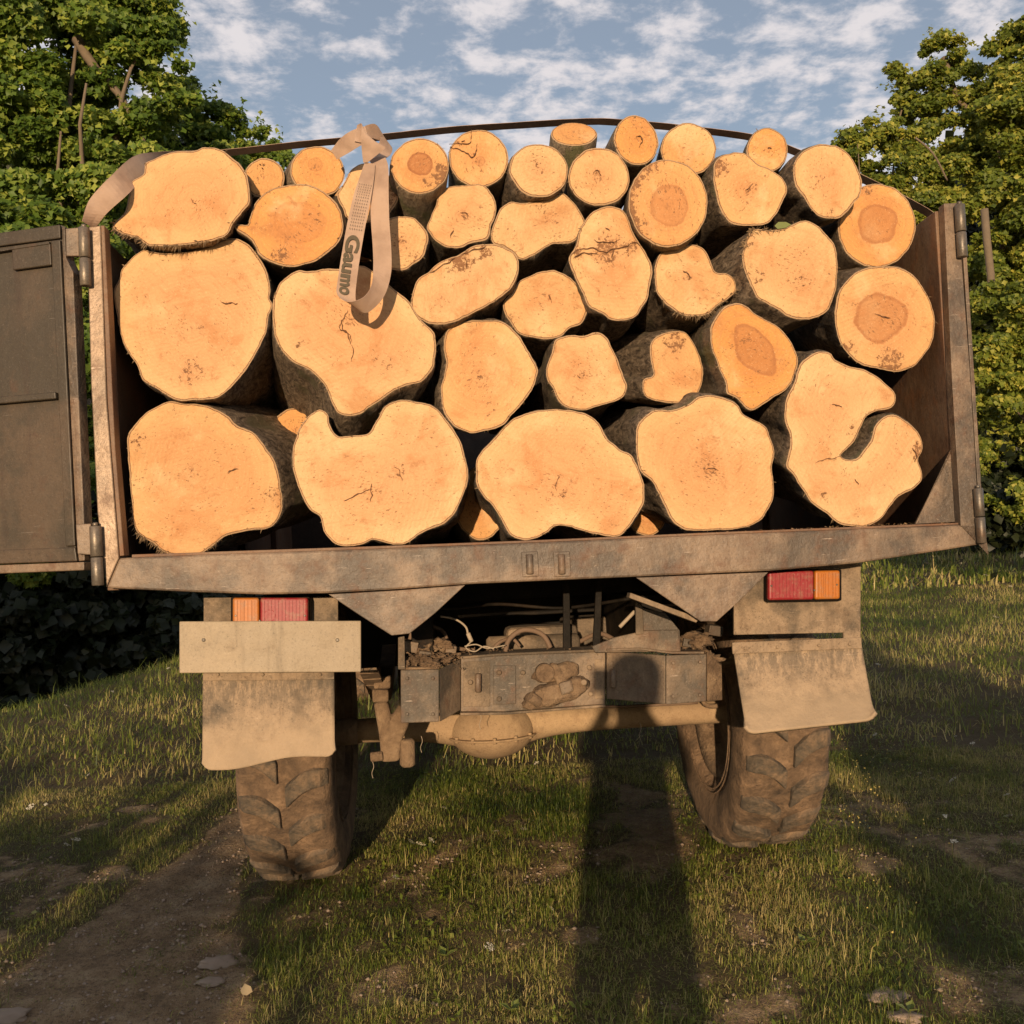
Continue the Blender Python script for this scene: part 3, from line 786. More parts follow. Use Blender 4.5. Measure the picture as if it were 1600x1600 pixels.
# riveted patches, bolts and slots
poly_prism('bolted_plate', [(771, 1040), (806, 1040), (806, 1100), (771, 1101)], YB1 - 0.006, YB1 - 0.0005, M['bumper'], bump_, 0.002)
for (u, v) in ((780, 1051), (780, 1092), (817, 1051), (921, 1043), (923, 1084), (899, 1044), (735, 1066), (968, 1062)):
    rod('bolt', L(u, v, YB1 - 0.018), L(u, v, YB1 - 0.006), 0.0085, M['dusty'], bump_, 6, 0.0095)
for (u, v) in ((747, 1067), (958, 1060)):
    rod('tow_loop', L(u, v - 15, YB1 - 0.02), L(u, v + 15, YB1 - 0.02), 0.0105, M['steel'], bump_, 14, None, 0.004)
# old tow coupling lump
def blob(name, c, r, mat, parent, seed=0, amp=0.25, sub=3):
    bm = bmesh.new(); bmesh.ops.create_icosphere(bm, subdivisions=sub, radius=1)
    for v in bm.verts:
        n = noise.fractal(v.co * 1.7 + Vector((seed, seed * 2, 0)), 1.0, 2.0, 4)
        v.co = Vector((v.co.x * r[0], v.co.y * r[1], v.co.z * r[2])) * (1 + amp * n)
    bmesh.ops.translate(bm, vec=c, verts=bm.verts)
    for f in bm.faces: f.smooth = True
    return bm_obj(name, bm, mat, parent)
def lump(name, u0, v0, u1, v1, y, r, seed):
    a, b = L(u0, v0, y), L(u1, v1, y); c = (a + b) / 2; d = b - a
    bm = bmesh.new(); bmesh.ops.create_icosphere(bm, subdivisions=4, radius=1)
    ang = math.atan2(-d.z, d.x)
    for v in bm.verts:
        q = v.co.copy(); q = Vector([math.copysign(abs(t) ** 0.62, t) for t in q])      # boxy casting
        q = Vector((q.x * d.length / 2, q.y * r * 1.2, q.z * r))
        k = 1 + 0.30 * noise.fractal(q * 26 + Vector((seed, 0, 0)), 1.0, 2.0, 5)
        q *= k; q = Matrix.Rotation(ang, 3, 'Y') @ q
        v.co = q + c
    for f in bm.faces: f.smooth = True
    return bm_obj(name, bm, M['mud'], bump_)
lump('tow_coupling', 822, 1096, 912, 1068, YB1 - 0.025, 0.034, 3)
lump('coupling_jaw', 836, 1056, 900, 1044, YB1 - 0.015, 0.026, 8)
lump('coupling_neck', 866, 1040, 892, 1092, YB1 - 0.030, 0.020, 5)
quad_plate('coupling_latch', [(873, 1068, YB1 - 0.075), (893, 1062, YB1 - 0.075), (897, 1080, YB1 - 0.075), (878, 1088, YB1 - 0.075)], 0.02, M['bumper'], bump_, 0.006)
rod('coupling_pin', L(852, 1052, YB1 - 0.06), L(850, 1050, YB1), 0.030, M['mud'], bump_, 20)
rod('coupling_pin', L(828, 1088, YB1 - 0.075), L(842, 1098, YB1 - 0.06), 0.017, M['mud'], bump_, 14)
rod('coupling_pin', L(912, 1066, YB1 - 0.07), L(914, 1068, YB1 - 0.02), 0.010, M['dusty'], bump_, 10)

# mud clods on the ledges
for i, (u, v, y, r) in enumerate(((640, 1036, .33, .020), (655, 1030, .34, .028), (672, 1037, .30, .022), (690, 1030, .36, .026), (705, 1026, .40, .020), (664, 1015, .40, .035), (690, 1008, .42, .03), (632, 1038, .29, .014), (681, 1041, .28, .013), (1088, 1000, .42, .04), (1105, 1030, .36, .035), (1098, 1060, .3, .02))):
    blob('mud_clod', L(u, v, y), (r * 1.1, r, r * 0.6), M['mud'], truck, i, 1.0, 4)

rm = random.Random(8); V = []; Fc = []
for k in range(420):
    if rm.random() < .5: q = L(rm.uniform(628, 720), rm.uniform(1020, 1046), rm.uniform(.27, .42))
    else: q = L(rm.uniform(720, 1100), rm.uniform(1012, 1026), rm.uniform(.36, .46))
    s_ = rm.uniform(.002, .008); c0 = len(V)
    V += [q + Vector((rm.uniform(-1, 1), rm.uniform(-1, 1), rm.uniform(-.8, .8))) * s_ for _ in range(4)]
    Fc += [(c0, c0 + 1, c0 + 2), (c0, c0 + 2, c0 + 3), (c0, c0 + 3, c0 + 1), (c0 + 1, c0 + 3, c0 + 2)]
o = mesh_obj('mud_crumbs', V, Fc, M['mud'], truck); o['kind'] = 'stuff'
# suspension hanger on the left
hg = poly_prism('spring_hanger', [(583, 1098), (606, 1096), (611, 1120), (624, 1100), (640, 1130), (628, 1158), (624, 1190), (596, 1192), (592, 1150)], 0.50, 0.56, M['mud'], bv=0.012, seg=3)
poly_prism('hanger_block', [(581, 1078), (607, 1078), (607, 1097), (582, 1098)], 0.49, 0.56, M['mud'], hg, 0.006)
poly_prism('hanger_block', [(584, 1062), (610, 1056), (610, 1076), (584, 1077)], 0.51, 0.56, M['mud'], hg, 0.006)
rod('hanger_pin', L(579, 1183, .50), L(598, 1181, .50), 0.016, M['mud'], hg)
rod('shackle_eye', L(636, 1154, .52), L(637, 1198, .52), 0.026, M['mud'], hg, 20, None, 0.008)

# axle and differential
YA = 0.98
AX0 = L(560, 1142, YA); AX1 = L(1160, 1110, YA)
axp = []
for k in range(29):
    t = k / 28; p = AX0.lerp(AX1, t)
    dd = abs(p.x - L(768, 1130, YA).x)
    axp.append((p, 0.044 + 0.046 * math.exp(-(dd / 0.17) ** 2) + 0.012 * math.exp(-(dd / 0.32) ** 2)))
axle = tube('axle', [p for p, r in axp], 1.0, M['mud'], truck, 20, [r for p, r in axp])
M['axle'] = metal_mat('pale_dusty_axle', (0.33, 0.225, 0.13), (0.42, 0.29, 0.165), (0.27, 0.175, 0.10), 0.9, 0.45, 0.7, 0.0, 0.1, 0.3)
axle.data.materials.clear(); axle.data.materials.append(M['axle'])
dc = L(768, 1130, YA)
bm = bmesh.new(); bmesh.ops.create_uvsphere(bm, u_segments=32, v_segments=20, radius=1)
for v in bm.verts: v.co = Vector((v.co.x * 0.165, v.co.y * 0.165, v.co.z * 0.112)) + dc + Vector((0, -0.01, -0.018))
for f in bm.faces: f.smooth = True
bm_obj('differential_housing', bm, M['axle'], truck)
rod('housing_flange', dc + Vector((0, -0.03, -0.036)), dc + Vector((0, -0.03, -0.044)), 0.168, M['axle'], axle, 36)
for k in range(12):
    a_ = 2 * math.pi * k / 12
    c_ = dc + Vector((0.158 * math.cos(a_), -0.03 + 0.158 * math.sin(a_), -0.05))
    rod('flange_bolt', c_, c_ + Vector((0, 0, 0.022)), 0.008, M['axle'], axle, 6)

# chassis rails, crossmembers and the dark underside
zf = Z_floor - 0.06
for u in (660, 1020):
    x = L(u, 1000, 0.4).x
    box('chassis_rail', x - 0.035, x + 0.035, 0.38, 5.2, zf - 0.30, zf - 0.12, M['black'])
for yy in (0.7, 1.5, 2.4, 3.3):
    box('floor_crossmember', XL_in + 0.30, XR_in - 0.36, yy, yy + 0.07, zf - 0.115, zf - 0.002, M['black'])
for x in (XL_in + 0.50, XR_in - 0.62):
    box('floor_bearer', x, x + 0.08, 0.30, 3.4, zf - 0.10, zf - 0.118 + 0.05, M['black'])
box('chassis_crossmember', L(640, 1000, .9).x, L(1090, 1000, .9).x, 1.22, 1.28, zf - 0.20, zf - 0.125, M['black'])
box('shade_plate', L(500, 1000, 1.6).x, L(1250, 1000, 1.6).x, 1.75, 1.79, zf - 0.42, zf - 0.13, M['black'])  # black sheet added across the underside in place of shade
box('transfer_box', L(900, 1000, 1).x, L(1000, 1000, 1).x, 1.15, 1.55, zf - 0.35, zf - 0.22, M['dusty'], bv=0.02)
box('brake_chamber', L(790, 1000, .7).x, L(900, 1000, .7).x, 0.62, 0.80, zf - 0.285, zf - 0.215, M['dusty'], bv=0.02)
rod('air_tank', L(760, 1010, .6), L(905, 1004, .6), 0.034, M['dusty'], truck, 24, None, 0.01)
rod('drive_shaft', dc + Vector((0, 0.15, 0.02)), dc + Vector((0.02, 3.6, 0.1)), 0.04, M['black'], truck)
poly_prism('hydraulic_bracket', [(880, 912), (890, 912), (892, 1014), (926, 1012), (932, 905), (941, 905), (938, 1020), (880, 1022)], 0.46, 0.475, M['black'], bv=0.002)
rod('strut', L(968, 980, .42), L(992, 955, .42), 0.007, M['cable'], truck, 8)
# leaf springs on each side
for u in (600, 1098):
    x = L(u, 1120, YA).x
    for k in range(5):
        ln = 0.62 - 0.09 * k
        pts = [(x - 0.03, YA - ln + 2 * ln * t, zf - 0.42 - 0.014 * k + 0.10 * ((2 * t - 1) ** 2) * (ln / 0.62)) for t in np.linspace(0, 1, 9)]
        V = []; Fc = []
        for p in pts:
            for dx, dz in ((0, 0), (0.06, 0), (0.06, 0.011), (0, 0.011)): V.append((p[0] + dx, p[1], p[2] + dz))
        for i in range(8):
            for j in range(4): Fc.append((i * 4 + j, i * 4 + (j + 1) % 4, i * 4 + 4 + (j + 1) % 4, i * 4 + 4 + j))
        Fc += [(3, 2, 1, 0), (32, 33, 34, 35)]
        mesh_obj('leaf_spring', V, Fc, M['mud'], truck)

# hoses and loose wires
tube('brake_hose', catmull([L(790, 1018, .42), L(795, 1000, .42), L(812, 986, .42), L(832, 985, .42), L(850, 994, .42), L(860, 1012, .42)], 6), 0.0085, M['hose'], truck)
tube('brake_hose', catmull([L(770, 1016, .44), L(780, 1004, .44), L(800, 998, .46), L(812, 1010, .46)], 6), 0.006, M['hose'], truck)
tube('loose_wire', catmull([L(688, 963, .40), L(712, 968, .38), L(728, 980, .36), L(732, 996, .35), L(738, 1002, .35)], 6), 0.0035, M['cable'], truck)
rod('wire_connector', L(731, 989, .35), L(737, 1003, .35), 0.0075, M['cable'], truck, 10)
tube('loose_wire', catmull([L(737, 1002, .35), L(728, 1012, .35), L(742, 1018, .35), L(756, 1010, .36), L(772, 1014, .36)], 6), 0.0022, M['cable'], truck)
tube('loose_wire', catmull([L(726, 1010, .35), L(744, 1007, .35), L(762, 1013, .36), L(790, 1008, .38)], 6), 0.0022, M['cable'], truck)
for (u, v) in ((658, 1150), (750, 1114), (582, 1190), (1000, 1130)):
    tube('grass_wisp', catmull([L(u, v, .6), L(u + 2, v + 8, .6), L(u - 1, v + 18, .6), L(u + 1, v + 26, .6)], 4), 0.0012, M['cable'], truck, 4)

for u in (612, 1108):
    x = L(u, 1120, YA).x
    for yy in (YA - .09, YA + .09):
        tube('u_bolt', catmull([(x - .045, yy, zf - .36), (x - .045, yy, zf - .52), (x - .03, yy, zf - .565), (x + .03, yy, zf - .565), (x + .045, yy, zf - .52), (x + .045, yy, zf - .36)], 4), 0.009, M['mud'], truck, 8)
tube('brake_line', catmull([L(648, 1128, .86), L(700, 1112, .84), L(760, 1098, .80), L(840, 1100, .82), L(960, 1104, .86), L(1090, 1098, .88)], 6), 0.005, M['hose'], truck)
tube('air_hose', catmull([L(905, 1003, .6), L(935, 990, .55), L(960, 1000, .5), L(972, 1014, .45)], 6), 0.008, M['hose'], truck)
tube('air_hose', catmull([L(640, 1000, .6), L(652, 975, .6), L(690, 985, .55), L(705, 1010, .5), L(742, 1016, .45)], 6), 0.007, M['hose'], truck)
tube('air_hose', catmull([L(1012, 1012, .35), L(1030, 990, .40), L(1066, 1000, .45), L(1092, 1030, .5), L(1105, 1090, .6)], 6), 0.008, M['hose'], truck)
tube('wiring_loom', catmull([L(645, 942, .30), L(700, 950, .45), L(780, 944, .6), L(880, 950, .6), L(985, 935, .45)], 6), 0.006, M['black'], truck)
for (u, v, y, a_) in ((640, 1010, .36, .05), (663, 1024, .34, .04), (704, 1014, .40, .035), (1076, 1004, .40, .04), (1118, 985, .55, .05), (1135, 1000, .7, .04)):
    q = L(u, v, y); bx_ = box('frame_bracket', q.x - a_ / 2, q.x + a_ / 2, y, y + .05, q.z - a_ * .35, q.z + a_ * .35, M['bumper'], truck, .003, (.1, .2, .1))
for (u, v) in ((636, 1060), (636, 1116), (676, 1060), (676, 1116), (1052, 1036), (1052, 1088), (1094, 1034), (1094, 1086)):
    rod('rivet', L(u, v, YB0 - 0.008), L(u, v, YB0), 0.006, M['bumper'], bump_, 10)
quad_plate('mounting_plate', [(724, 1034, YB1 - .002), (766, 1032, YB1 - .002), (766, 1104, YB1 - .002), (724, 1104, YB1 - .002)], 0.004, M['dusty'], bump_, 0.002)
quad_plate('mounting_plate', [(930, 1030, YB1 - .004), (944, 1030, YB1 - .004), (944, 1092, YB1 - .004), (930, 1092, YB1 - .004)], 0.004, M['dusty'], bump_, 0.002)
# wheels
R, TW = 0.52, 0.315
def make_wheel(center, parent, inner_sign, seed):
    prof = []                                # (x across, radius)
    hw = TW / 2
    pr = [(-hw * 0.62, 0.275), (-hw * 0.90, 0.30), (-hw * 1.02, 0.36), (-hw * 1.03, 0.42), (-hw * 0.99, 0.465), (-hw * 0.90, 0.490), (-hw * 0.80, 0.497), (-hw * 0.4, 0.500), (0, 0.501)]
    prof = pr + [(-x, r) for x, r in reversed(pr[:-1])]
    n = 150; V = []; Fc = []
    for i in range(n):
        a = 2 * math.pi * i / n
        for (x, r) in prof:
            nn = noise.fractal(Vector((x * 9 + seed, math.cos(a) * 4, math.sin(a) * 4)), 1.0, 2.0, 4)
            rr = r + 0.011 * nn * (1 if r > 0.42 else 0.3) + 0.006 * noise.noise(Vector((x * 30, math.cos(a) * 14, math.sin(a) * 14 + seed)))
            V.append((x, rr * math.cos(a), rr * math.sin(a)))
    m_ = len(prof)
    for i in range(n):
        for j in range(m_ - 1):
            Fc.append((i * m_ + j, ((i + 1) % n) * m_ + j, ((i + 1) % n) * m_ + j + 1, i * m_ + j + 1))
    w = mesh_obj('wheel', V, Fc, M['tyre'], parent, True)
    w.location = center
    # rim: dished disc with a lip
    rp = [(-hw * 0.62, 0.272), (-hw * 0.80, 0.262), (-hw * 0.55, 0.24), (-hw * 0.3, 0.225), (-hw * 0.25, 0.12), (-hw * 0.45, 0.10), (-hw * 0.5, 0.0)]
    for sgn in (1, -1):
        V = []; Fc = []; k = 48
        for i in range(k):
            a = 2 * math.pi * i / k
            for (x, r) in rp: V.append((x * sgn, r * math.cos(a), r * math.sin(a)))
        q = len(rp)
        for i in range(k):
            for j in range(q - 1): Fc.append((i * q + j, ((i + 1) % k) * q + j, ((i + 1) % k) * q + j + 1, i * q + j + 1))
        mesh_obj('rim', V, Fc, M['mud'], w, True)
    # sidewall ring beads
    for rr in (0.30, 0.318):
        pts = [(inner_sign * hw * 0.965, rr * math.cos(2 * math.pi * i / 48), rr * math.sin(2 * math.pi * i / 48)) for i in range(49)]
        tube('bead_ring', pts, 0.003, M['tyre'], w, 6)
    # tread lugs: angled bars in two rows
    for side in (-1, 1):
        V = []; Fc = []
        sec = 6
        for i in range(sec + 1):
            t = i / sec
            x = side * (0.012 + (hw * 0.97 - 0.012) * t)
            ang = 0.115 * (t - 0.25) + 0.05 * math.sin(t * 3.1)
            wd = 0.034 - 0.006 * t
            top = 0.525 - 0.004 * t - (0.030 * max(0, t - 0.78) / 0.22)
            bot = 0.492 - (0.04 * max(0, t - 0.75) / 0.25)
            for (da, rr) in ((-wd * 1.25 / 0.5, bot), (-wd / 0.5, top), (wd / 0.5, top), (wd * 1.25 / 0.5, bot)):
                aa = ang + da
                jit = 0.007 * noise.noise(Vector((x * 40, da * 30, seed)))
                V.append((x, -(rr + jit) * math.cos(aa), (rr + jit) * math.sin(aa)))
        for i in range(sec):
            for j in range(3): Fc.append((i * 4 + j, i * 4 + j + 1, i * 4 + 5 + j, i * 4 + 4 + j))
        Fc.append((0, 1, 2, 3)); Fc.append((sec * 4 + 3, sec * 4 + 2, sec * 4 + 1, sec * 4))
        me = bpy.data.meshes.new('tread_lug'); me.from_pydata(V, [], Fc); me.materials.append(M['lug']); me.update()
        bmm = bmesh.new(); bmm.from_mesh(me); bmesh.ops.recalc_face_normals(bmm, faces=bmm.faces); bmm.to_mesh(me); bmm.free()
        cnt = 19
        for k in range(cnt):
            o = bpy.data.objects.new('tread_lug', me); link(o, w)
            o.rotation_euler = (2 * math.pi * (k + (0.5 if side > 0 else 0)) / cnt + random.uniform(-.01, .01), 0, 0)
            o.scale = (random.uniform(0.96, 1.0), random.uniform(0.988, 1.003), random.uniform(0.988, 1.003))
            o.scale.z = o.scale.y
            mo = o.modifiers.new('bevel', 'BEVEL'); mo.width = 0.005; mo.segments = 2; mo.limit_method = 'ANGLE'; mo.angle_limit = 0.6
    return w
cl = TI @ Vector((-0.88, 3.93, 0.395)); cr_ = TI @ Vector((1.075, 4.05, 0.497))
wxl = L(441, 1200, 0.45).x; wxr = L(1232, 1180, 0.47).x
wl_ = make_wheel((wxl, YA, cl.z), truck, 1, 3.0)
wr_ = make_wheel((wxr, YA, cr_.z), truck, -1, 9.0)
wl_.rotation_euler = (0.07, math.radians(1.5), math.radians(-1)); wr_.rotation_euler = (0.02, math.radians(0.5), math.radians(1.5))
def copy_children(src, dst):
    for ch in list(src.children):
        c = ch.copy(); COL.objects.link(c); c.parent = dst; c.matrix_basis = ch.matrix_basis.copy()
for x, src in ((wxl, wl_), (wxr, wr_)):
    f = src.copy(); COL.objects.link(f); f.parent = truck; f.location = (x, 4.7, cl.z + 0.03)
    copy_children(src, f)
rod('axle_stub', (wxl, YA, cl.z), AX0, 0.05, M['mud'], truck)
rod('axle_stub', AX1, (wxr, YA, cr_.z), 0.05, M['mud'], truck)
box('cab', XL_out + 0.15, XR_out - 0.15, BED + 0.25, BED + 1.6, zf - 0.1, Z_top + 0.10, M['steel_dark'], bv=0.05)

# ------------------------------------------------------------------ logs
def ell(cx, cy, rx, ry, rot=0, n=16, wob=0.02, seed=0):
    r_ = random.Random(seed * 31 + int(cx)); ph = [r_.uniform(0, 6.28) for _ in range(3)]
    out = []
    for i in range(n):
        a = 2 * math.pi * i / n
        k = 1 + wob * (math.sin(2 * a + ph[0]) + 0.6 * math.sin(3 * a + ph[1]) + 0.5 * math.sin(5 * a + ph[2]))
        x, y = rx * k * math.cos(a), ry * k * math.sin(a); c, s = math.cos(math.radians(rot)), math.sin(math.radians(rot))
        out.append((cx + x * c - y * s, cy + x * s + y * c))
    return out
LOGS = [
 dict(l='huge flat-bottomed log at the top left corner of the load, strap twisting over it', y=.04, o=[(227,254),(242,247),(270,237),(305,235),(317,230),(337,231),(355,240),(375,257),(386,277),(390,305),(389,318),(380,330),(365,347),(352,368),(325,377),(292,382),(262,384),(237,384),(225,380),(216,372),(202,369),(189,364),(176,356),(180,347),(194,332),(201,310),(202,292),(209,280),(224,272),(226,260)], p=(302,315), t=.12, vp=(500,700), cr=[[(299,311),(304,316),(308,319)]], fr=[(185,362),(225,381),(262,386),(320,380)], spots=[(198, 362, 14, 0.6), (330, 330, 10, 0.3)]),
 dict(l='very large rounded log against the left post, middle of the left stack', y=.06, o=[(224,390),(205,403),(190,420),(186,437),(178,452),(179,472),(184,500),(191,530),(200,550),(212,567),(222,592),(237,602),(266,620),(280,625),(305,625),(337,622),(355,610),(370,595),(390,570),(402,547),(415,520),(419,495),(425,477),(420,465),(422,450),(415,420),(400,395),(387,380),(367,372),(350,374),(330,383),(305,390),(270,395),(237,393)], p=(299,512), t=.10, cr=[[(345,470),(352,476),(360,474),(372,475)]], spots=[(298, 582, 34, 0.6), (312, 512, 16, 0.5), (205, 470, 14, 0.3)]),
 dict(l='large squarish log in the bottom left corner with bark showing on its right', y=.09, o=[(265,627),(285,630),(315,632),(337,639),(355,650),(370,664),(392,674),(407,687),(417,702),(430,722),(436,745),(440,770),(441,795),(435,810),(422,824),(400,827),(380,831),(355,837),(342,845),(327,857),(310,867),(280,869),(255,862),(237,847),(217,835),(210,822),(206,795),(204,765),(201,725),(199,700),(199,682),(205,670),(222,650),(242,636)], p=(299,733), t=.15, vp=(1080,640), len=1.1, tp=.08, cr=[[(356,740),(362,735),(372,732)]], fr=[(215,833),(250,862),(300,870)], spots=[(215, 690, 24, 0.55), (432, 775, 26, 0.55), (300, 733, 18, 0.6), (270, 640, 20, 0.3)]),
 dict(l='smallest round log with three dark specks, right of the huge top left log', y=.14, o=ell(413,278,32,31,0,12,.01), p=(412,277), t=.8, vp=(500,760), hc=(413,278,14,13,0), hd=.0, cr=[[(405,257),(408,258)],[(410,259),(414,258)],[(409,262),(412,263)]]),
 dict(l='round orange log with grey bark on its left, tight left of the knotted strap', y=.12, o=ell(496,268,43,39,20,16,.015), p=(493,258), t=.75, vp=(60,900), len=1.2, hc=(492,257,12,11,0), hd=.3),
 dict(l='oval orange log with faint swirled heart and a small pointed spur on its left', y=.05, o=[(390,340),(400,315),(422,296),(460,287),(492,292),(517,308),(532,330),(536,352),(532,372),(517,390),(500,403),(480,412),(450,416),(422,409),(405,397),(400,385),(390,372),(372,361),(367,351),(386,351)], p=(468,348), t=.85, hc=(466,345,42,30,15), hd=.22, vp=(620,800), spots=[(440, 400, 26, 0.8), (490, 345, 26, 0.45), (405, 355, 12, 0.4)]),
 dict(l='pale lumpy log hanging behind the strap loop', y=.10, o=[(560,257),(572,254),(585,257),(600,267),(610,277),(615,292),(622,305),(620,317),(610,332),(600,342),(575,347),(555,344),(541,340),(535,325),(526,305),(532,295),(541,280),(547,267)], p=(570,300), t=.1, spots=[(607, 310, 24, 1.0), (545, 290, 14, 0.4)]),
 dict(l='round log with a brown rotten heart and a torn patch, just right of the strap', y=.04, o=ell(656,259,46,43,0,16,.012), p=(657,257), t=.6, vp=(560,1350), len=1.3, hc=(656,255,19,18,0), hd=.95, spots=[(690, 272, 26, 1.0), (670, 285, 16, 0.8)]),
 dict(l='round log with angular cracks touching the strap, fifth along the top from the left', y=.10, o=ell(748,247,46,45,0,16,.012), p=(749,253), t=.55, hc=(750,252,8,8,0), hd=.4, cr=[[(737,203),(736,215),(734,224),(720,225),(702,228)],[(704,230),(722,236),(739,246),(744,236),(746,226)],[(721,223),(727,222)]], spots=[(748, 253, 12, 0.5), (712, 225, 16, 0.6), (748, 288, 12, 0.7)]),
 dict(l='pale round log with small dark pith, left of centre in the upper row', y=.06, o=ell(842,266,46,41,0,16,.02), p=(841,262), t=.15, vp=(480,1000), len=1.6, spots=[(842, 262, 18, 0.6)]),
 dict(l='pale roundish log wedged beneath the cracked round one', y=.09, o=[(685,300),(700,292),(725,289),(747,288),(760,292),(770,305),(775,320),(774,337),(767,352),(765,367),(757,376),(737,379),(722,386),(700,386),(682,377),(670,362),(667,352),(675,335),(682,317)], p=(725,336), t=.12, cr=[[(719,333),(727,334),(732,342)],[(708,360),(704,373)]], spots=[(726, 335, 16, 0.6), (706, 365, 12, 0.5)]),
 dict(l='wide wavy pale log in the centre of the upper rows', y=.10, o=[(767,365),(772,350),(780,330),(795,316),(820,317),(845,312),(862,304),(880,302),(895,315),(907,330),(914,347),(910,362),(895,377),(875,381),(867,381),(850,387),(832,400),(812,405),(802,395),(787,385),(771,380)], p=(868,346), t=.12, spots=[(868, 345, 16, 0.5), (845, 322, 14, 0.4)]),
 dict(l='small pale round log half hidden by the right side of the strap loop', y=.07, o=[(602,345),(612,340),(632,337),(650,342),(662,355),(669,370),(666,387),(660,402),(647,412),(635,420),(620,422),(602,417),(595,400),(592,375),(595,355)], p=(627,379), t=.12, spots=[(630, 380, 22, 0.55), (652, 402, 14, 0.7)]),
 dict(l='slanting oval log with a torn splintered strip along its upper edge', y=.06, o=[(642,480),(644,460),(652,437),(670,425),(685,410),(712,400),(725,392),(740,384),(762,381),(782,384),(800,392),(810,405),(810,425),(802,445),(785,462),(762,477),(737,490),(712,502),(690,507),(670,505),(652,495)], p=(690,465), t=.10, cr=[[(672,428),(690,416),(712,404)],[(722,399),(740,392),(760,385)],[(726,404),(730,412),(728,420)]], spots=[(718, 402, 36, 1.0), (690, 465, 14, 0.5), (760, 392, 22, 0.8)]),
 dict(l='big heart-shaped log under the strap loop with a long dark crack', y=.045, o=[(426,475),(430,457),(442,437),(465,422),(480,424),(505,420),(527,420),(562,415),(577,420),(610,447),(640,472),(655,497),(672,512),(679,522),(681,545),(680,557),(675,577),(660,595),(642,601),(620,607),(602,620),(580,635),(565,645),(545,650),(527,645),(520,632),(510,607),(502,595),(482,577),(457,565),(442,550),(432,532),(426,505)], p=(545,505), t=.14, vp=(400,1280), len=1.0, tp=.10, cr=[[(544,485),(536,500),(531,512),(541,520),(547,535),(551,548),(550,566)],[(534,505),(538,519),(546,524),(550,535)]], spots=[(545, 500, 16, 0.7), (600, 565, 30, 0.45), (470, 540, 24, 0.4)]),
 dict(l='huge log with a deep notch in its top, second from left along the bottom', y=.055, o=[(495,641),(502,640),(511,647),(515,662),(527,680),(542,681),(570,679),(580,672),(590,655),(597,640),(610,630),(630,625),(650,627),(672,632),(690,647),(705,665),(717,685),(725,707),(731,737),(730,757),(722,777),(712,800),(695,817),(675,825),(655,835),(635,849),(615,851),(595,845),(582,843),(570,849),(550,853),(525,850),(510,835),(504,822),(500,807),(485,797),(470,772),(462,750),(457,720),(459,695),(467,670),(480,652)], p=(579,765), t=.08, cr=[[(579,756),(580,766),(580,777),(579,784)],[(578,765),(566,769),(548,778),(537,783)],[(616,730),(624,738),(629,752)]], spots=[(620, 735, 22, 0.6), (590, 770, 20, 0.4), (540, 840, 12, 0.4)]),
 dict(l='tall oval log in the middle, resting between two huge bottom logs', y=.08, o=[(699,516),(712,507),(730,501),(755,500),(780,501),(797,510),(812,527),(825,547),(831,558),(840,575),(839,587),(830,610),(817,630),(800,647),(785,665),(760,672),(740,676),(730,675),(712,667),(700,655),(692,640),(689,617),(690,600),(695,582),(697,565),(694,547),(694,530)], p=(748,580), t=.35, vp=(430,620), len=1.8, spots=[(752, 590, 26, 0.5), (765, 640, 20, 0.35)]),
 dict(l='pale five-sided log left of the long pinched one, in the centre', y=.12, o=[(786,477),(790,467),(800,457),(810,440),(825,432),(845,425),(862,422),(870,423),(895,436),(904,450),(912,467),(917,482),(916,492),(907,506),(887,515),(875,526),(850,530),(835,527),(812,522),(800,507),(790,492)], p=(858,467), t=.12, cr=[[(855,462),(858,466),(862,474)]], spots=[(798, 500, 16, 0.6), (858, 466, 12, 0.5)]),
 dict(l='tall pinched log like two joined stems with a torn seam across', y=.08, o=[(889,402),(900,385),(905,365),(916,342),(927,330),(950,322),(970,325),(980,337),(987,357),(997,377),(1007,392),(1017,410),(1019,427),(1015,447),(1012,465),(1002,482),(992,495),(975,500),(955,499),(942,490),(922,480),(912,462),(902,442),(892,417)], p=(960,400), t=.14, cr=[[(891,400),(905,391),(925,389),(945,394),(957,390),(975,387),(990,381),(1001,384)],[(895,404),(912,397),(935,398)],[(928,375),(940,379),(955,379),(965,377)],[(957,385),(958,397),(955,403)],[(945,357),(952,362)]], spots=[(950, 388, 36, 1.0), (985, 385, 20, 0.9), (905, 392, 18, 0.8), (950, 360, 18, 0.4), (930, 450, 24, 0.3)]),
 dict(l='pale round log under the small tilted one at the centre top', y=.08, o=ell(936,276,47,46,0,16,.018), p=(934,272), t=.15, cr=[[(926,271),(934,268),(938,276)]], spots=[(935, 274, 16, 0.6), (900, 290, 10, 0.5)]),
 dict(l='short log tipped up so that its sunlit end faces the sky, top centre', y=.22, o=ell(897,209,36,18,0,14,.01), p=(896,206), t=.75, tip=True, hc=(896,205,10,6,0), hd=.0, len=.36),
 dict(l='small round orange log with a dark grey pith smudge, highest of the whole load', y=.10, o=ell(994,219,34,39,-18,16,.01), p=(997,219), t=.8, vp=(600,900), len=1.2, cr=[[(993,215),(1000,214),(1003,222),(997,231)]], hc=(988,212,20,22,0), hd=.0),
 dict(l='small round orange log with a pale centre, second from the top peak on the right', y=.13, o=ell(1076,233,43,41,0,16,.008), p=(1068,231), t=.8, vp=(900,640)),
 dict(l='smallest oval orange log at the top right, sunk behind a heart-shaped one', y=.14, o=ell(1199,234,32,34,10,16,.008), p=(1202,232), t=.85, vp=(1020,560), cr=[[(1199,232),(1205,234)]]),
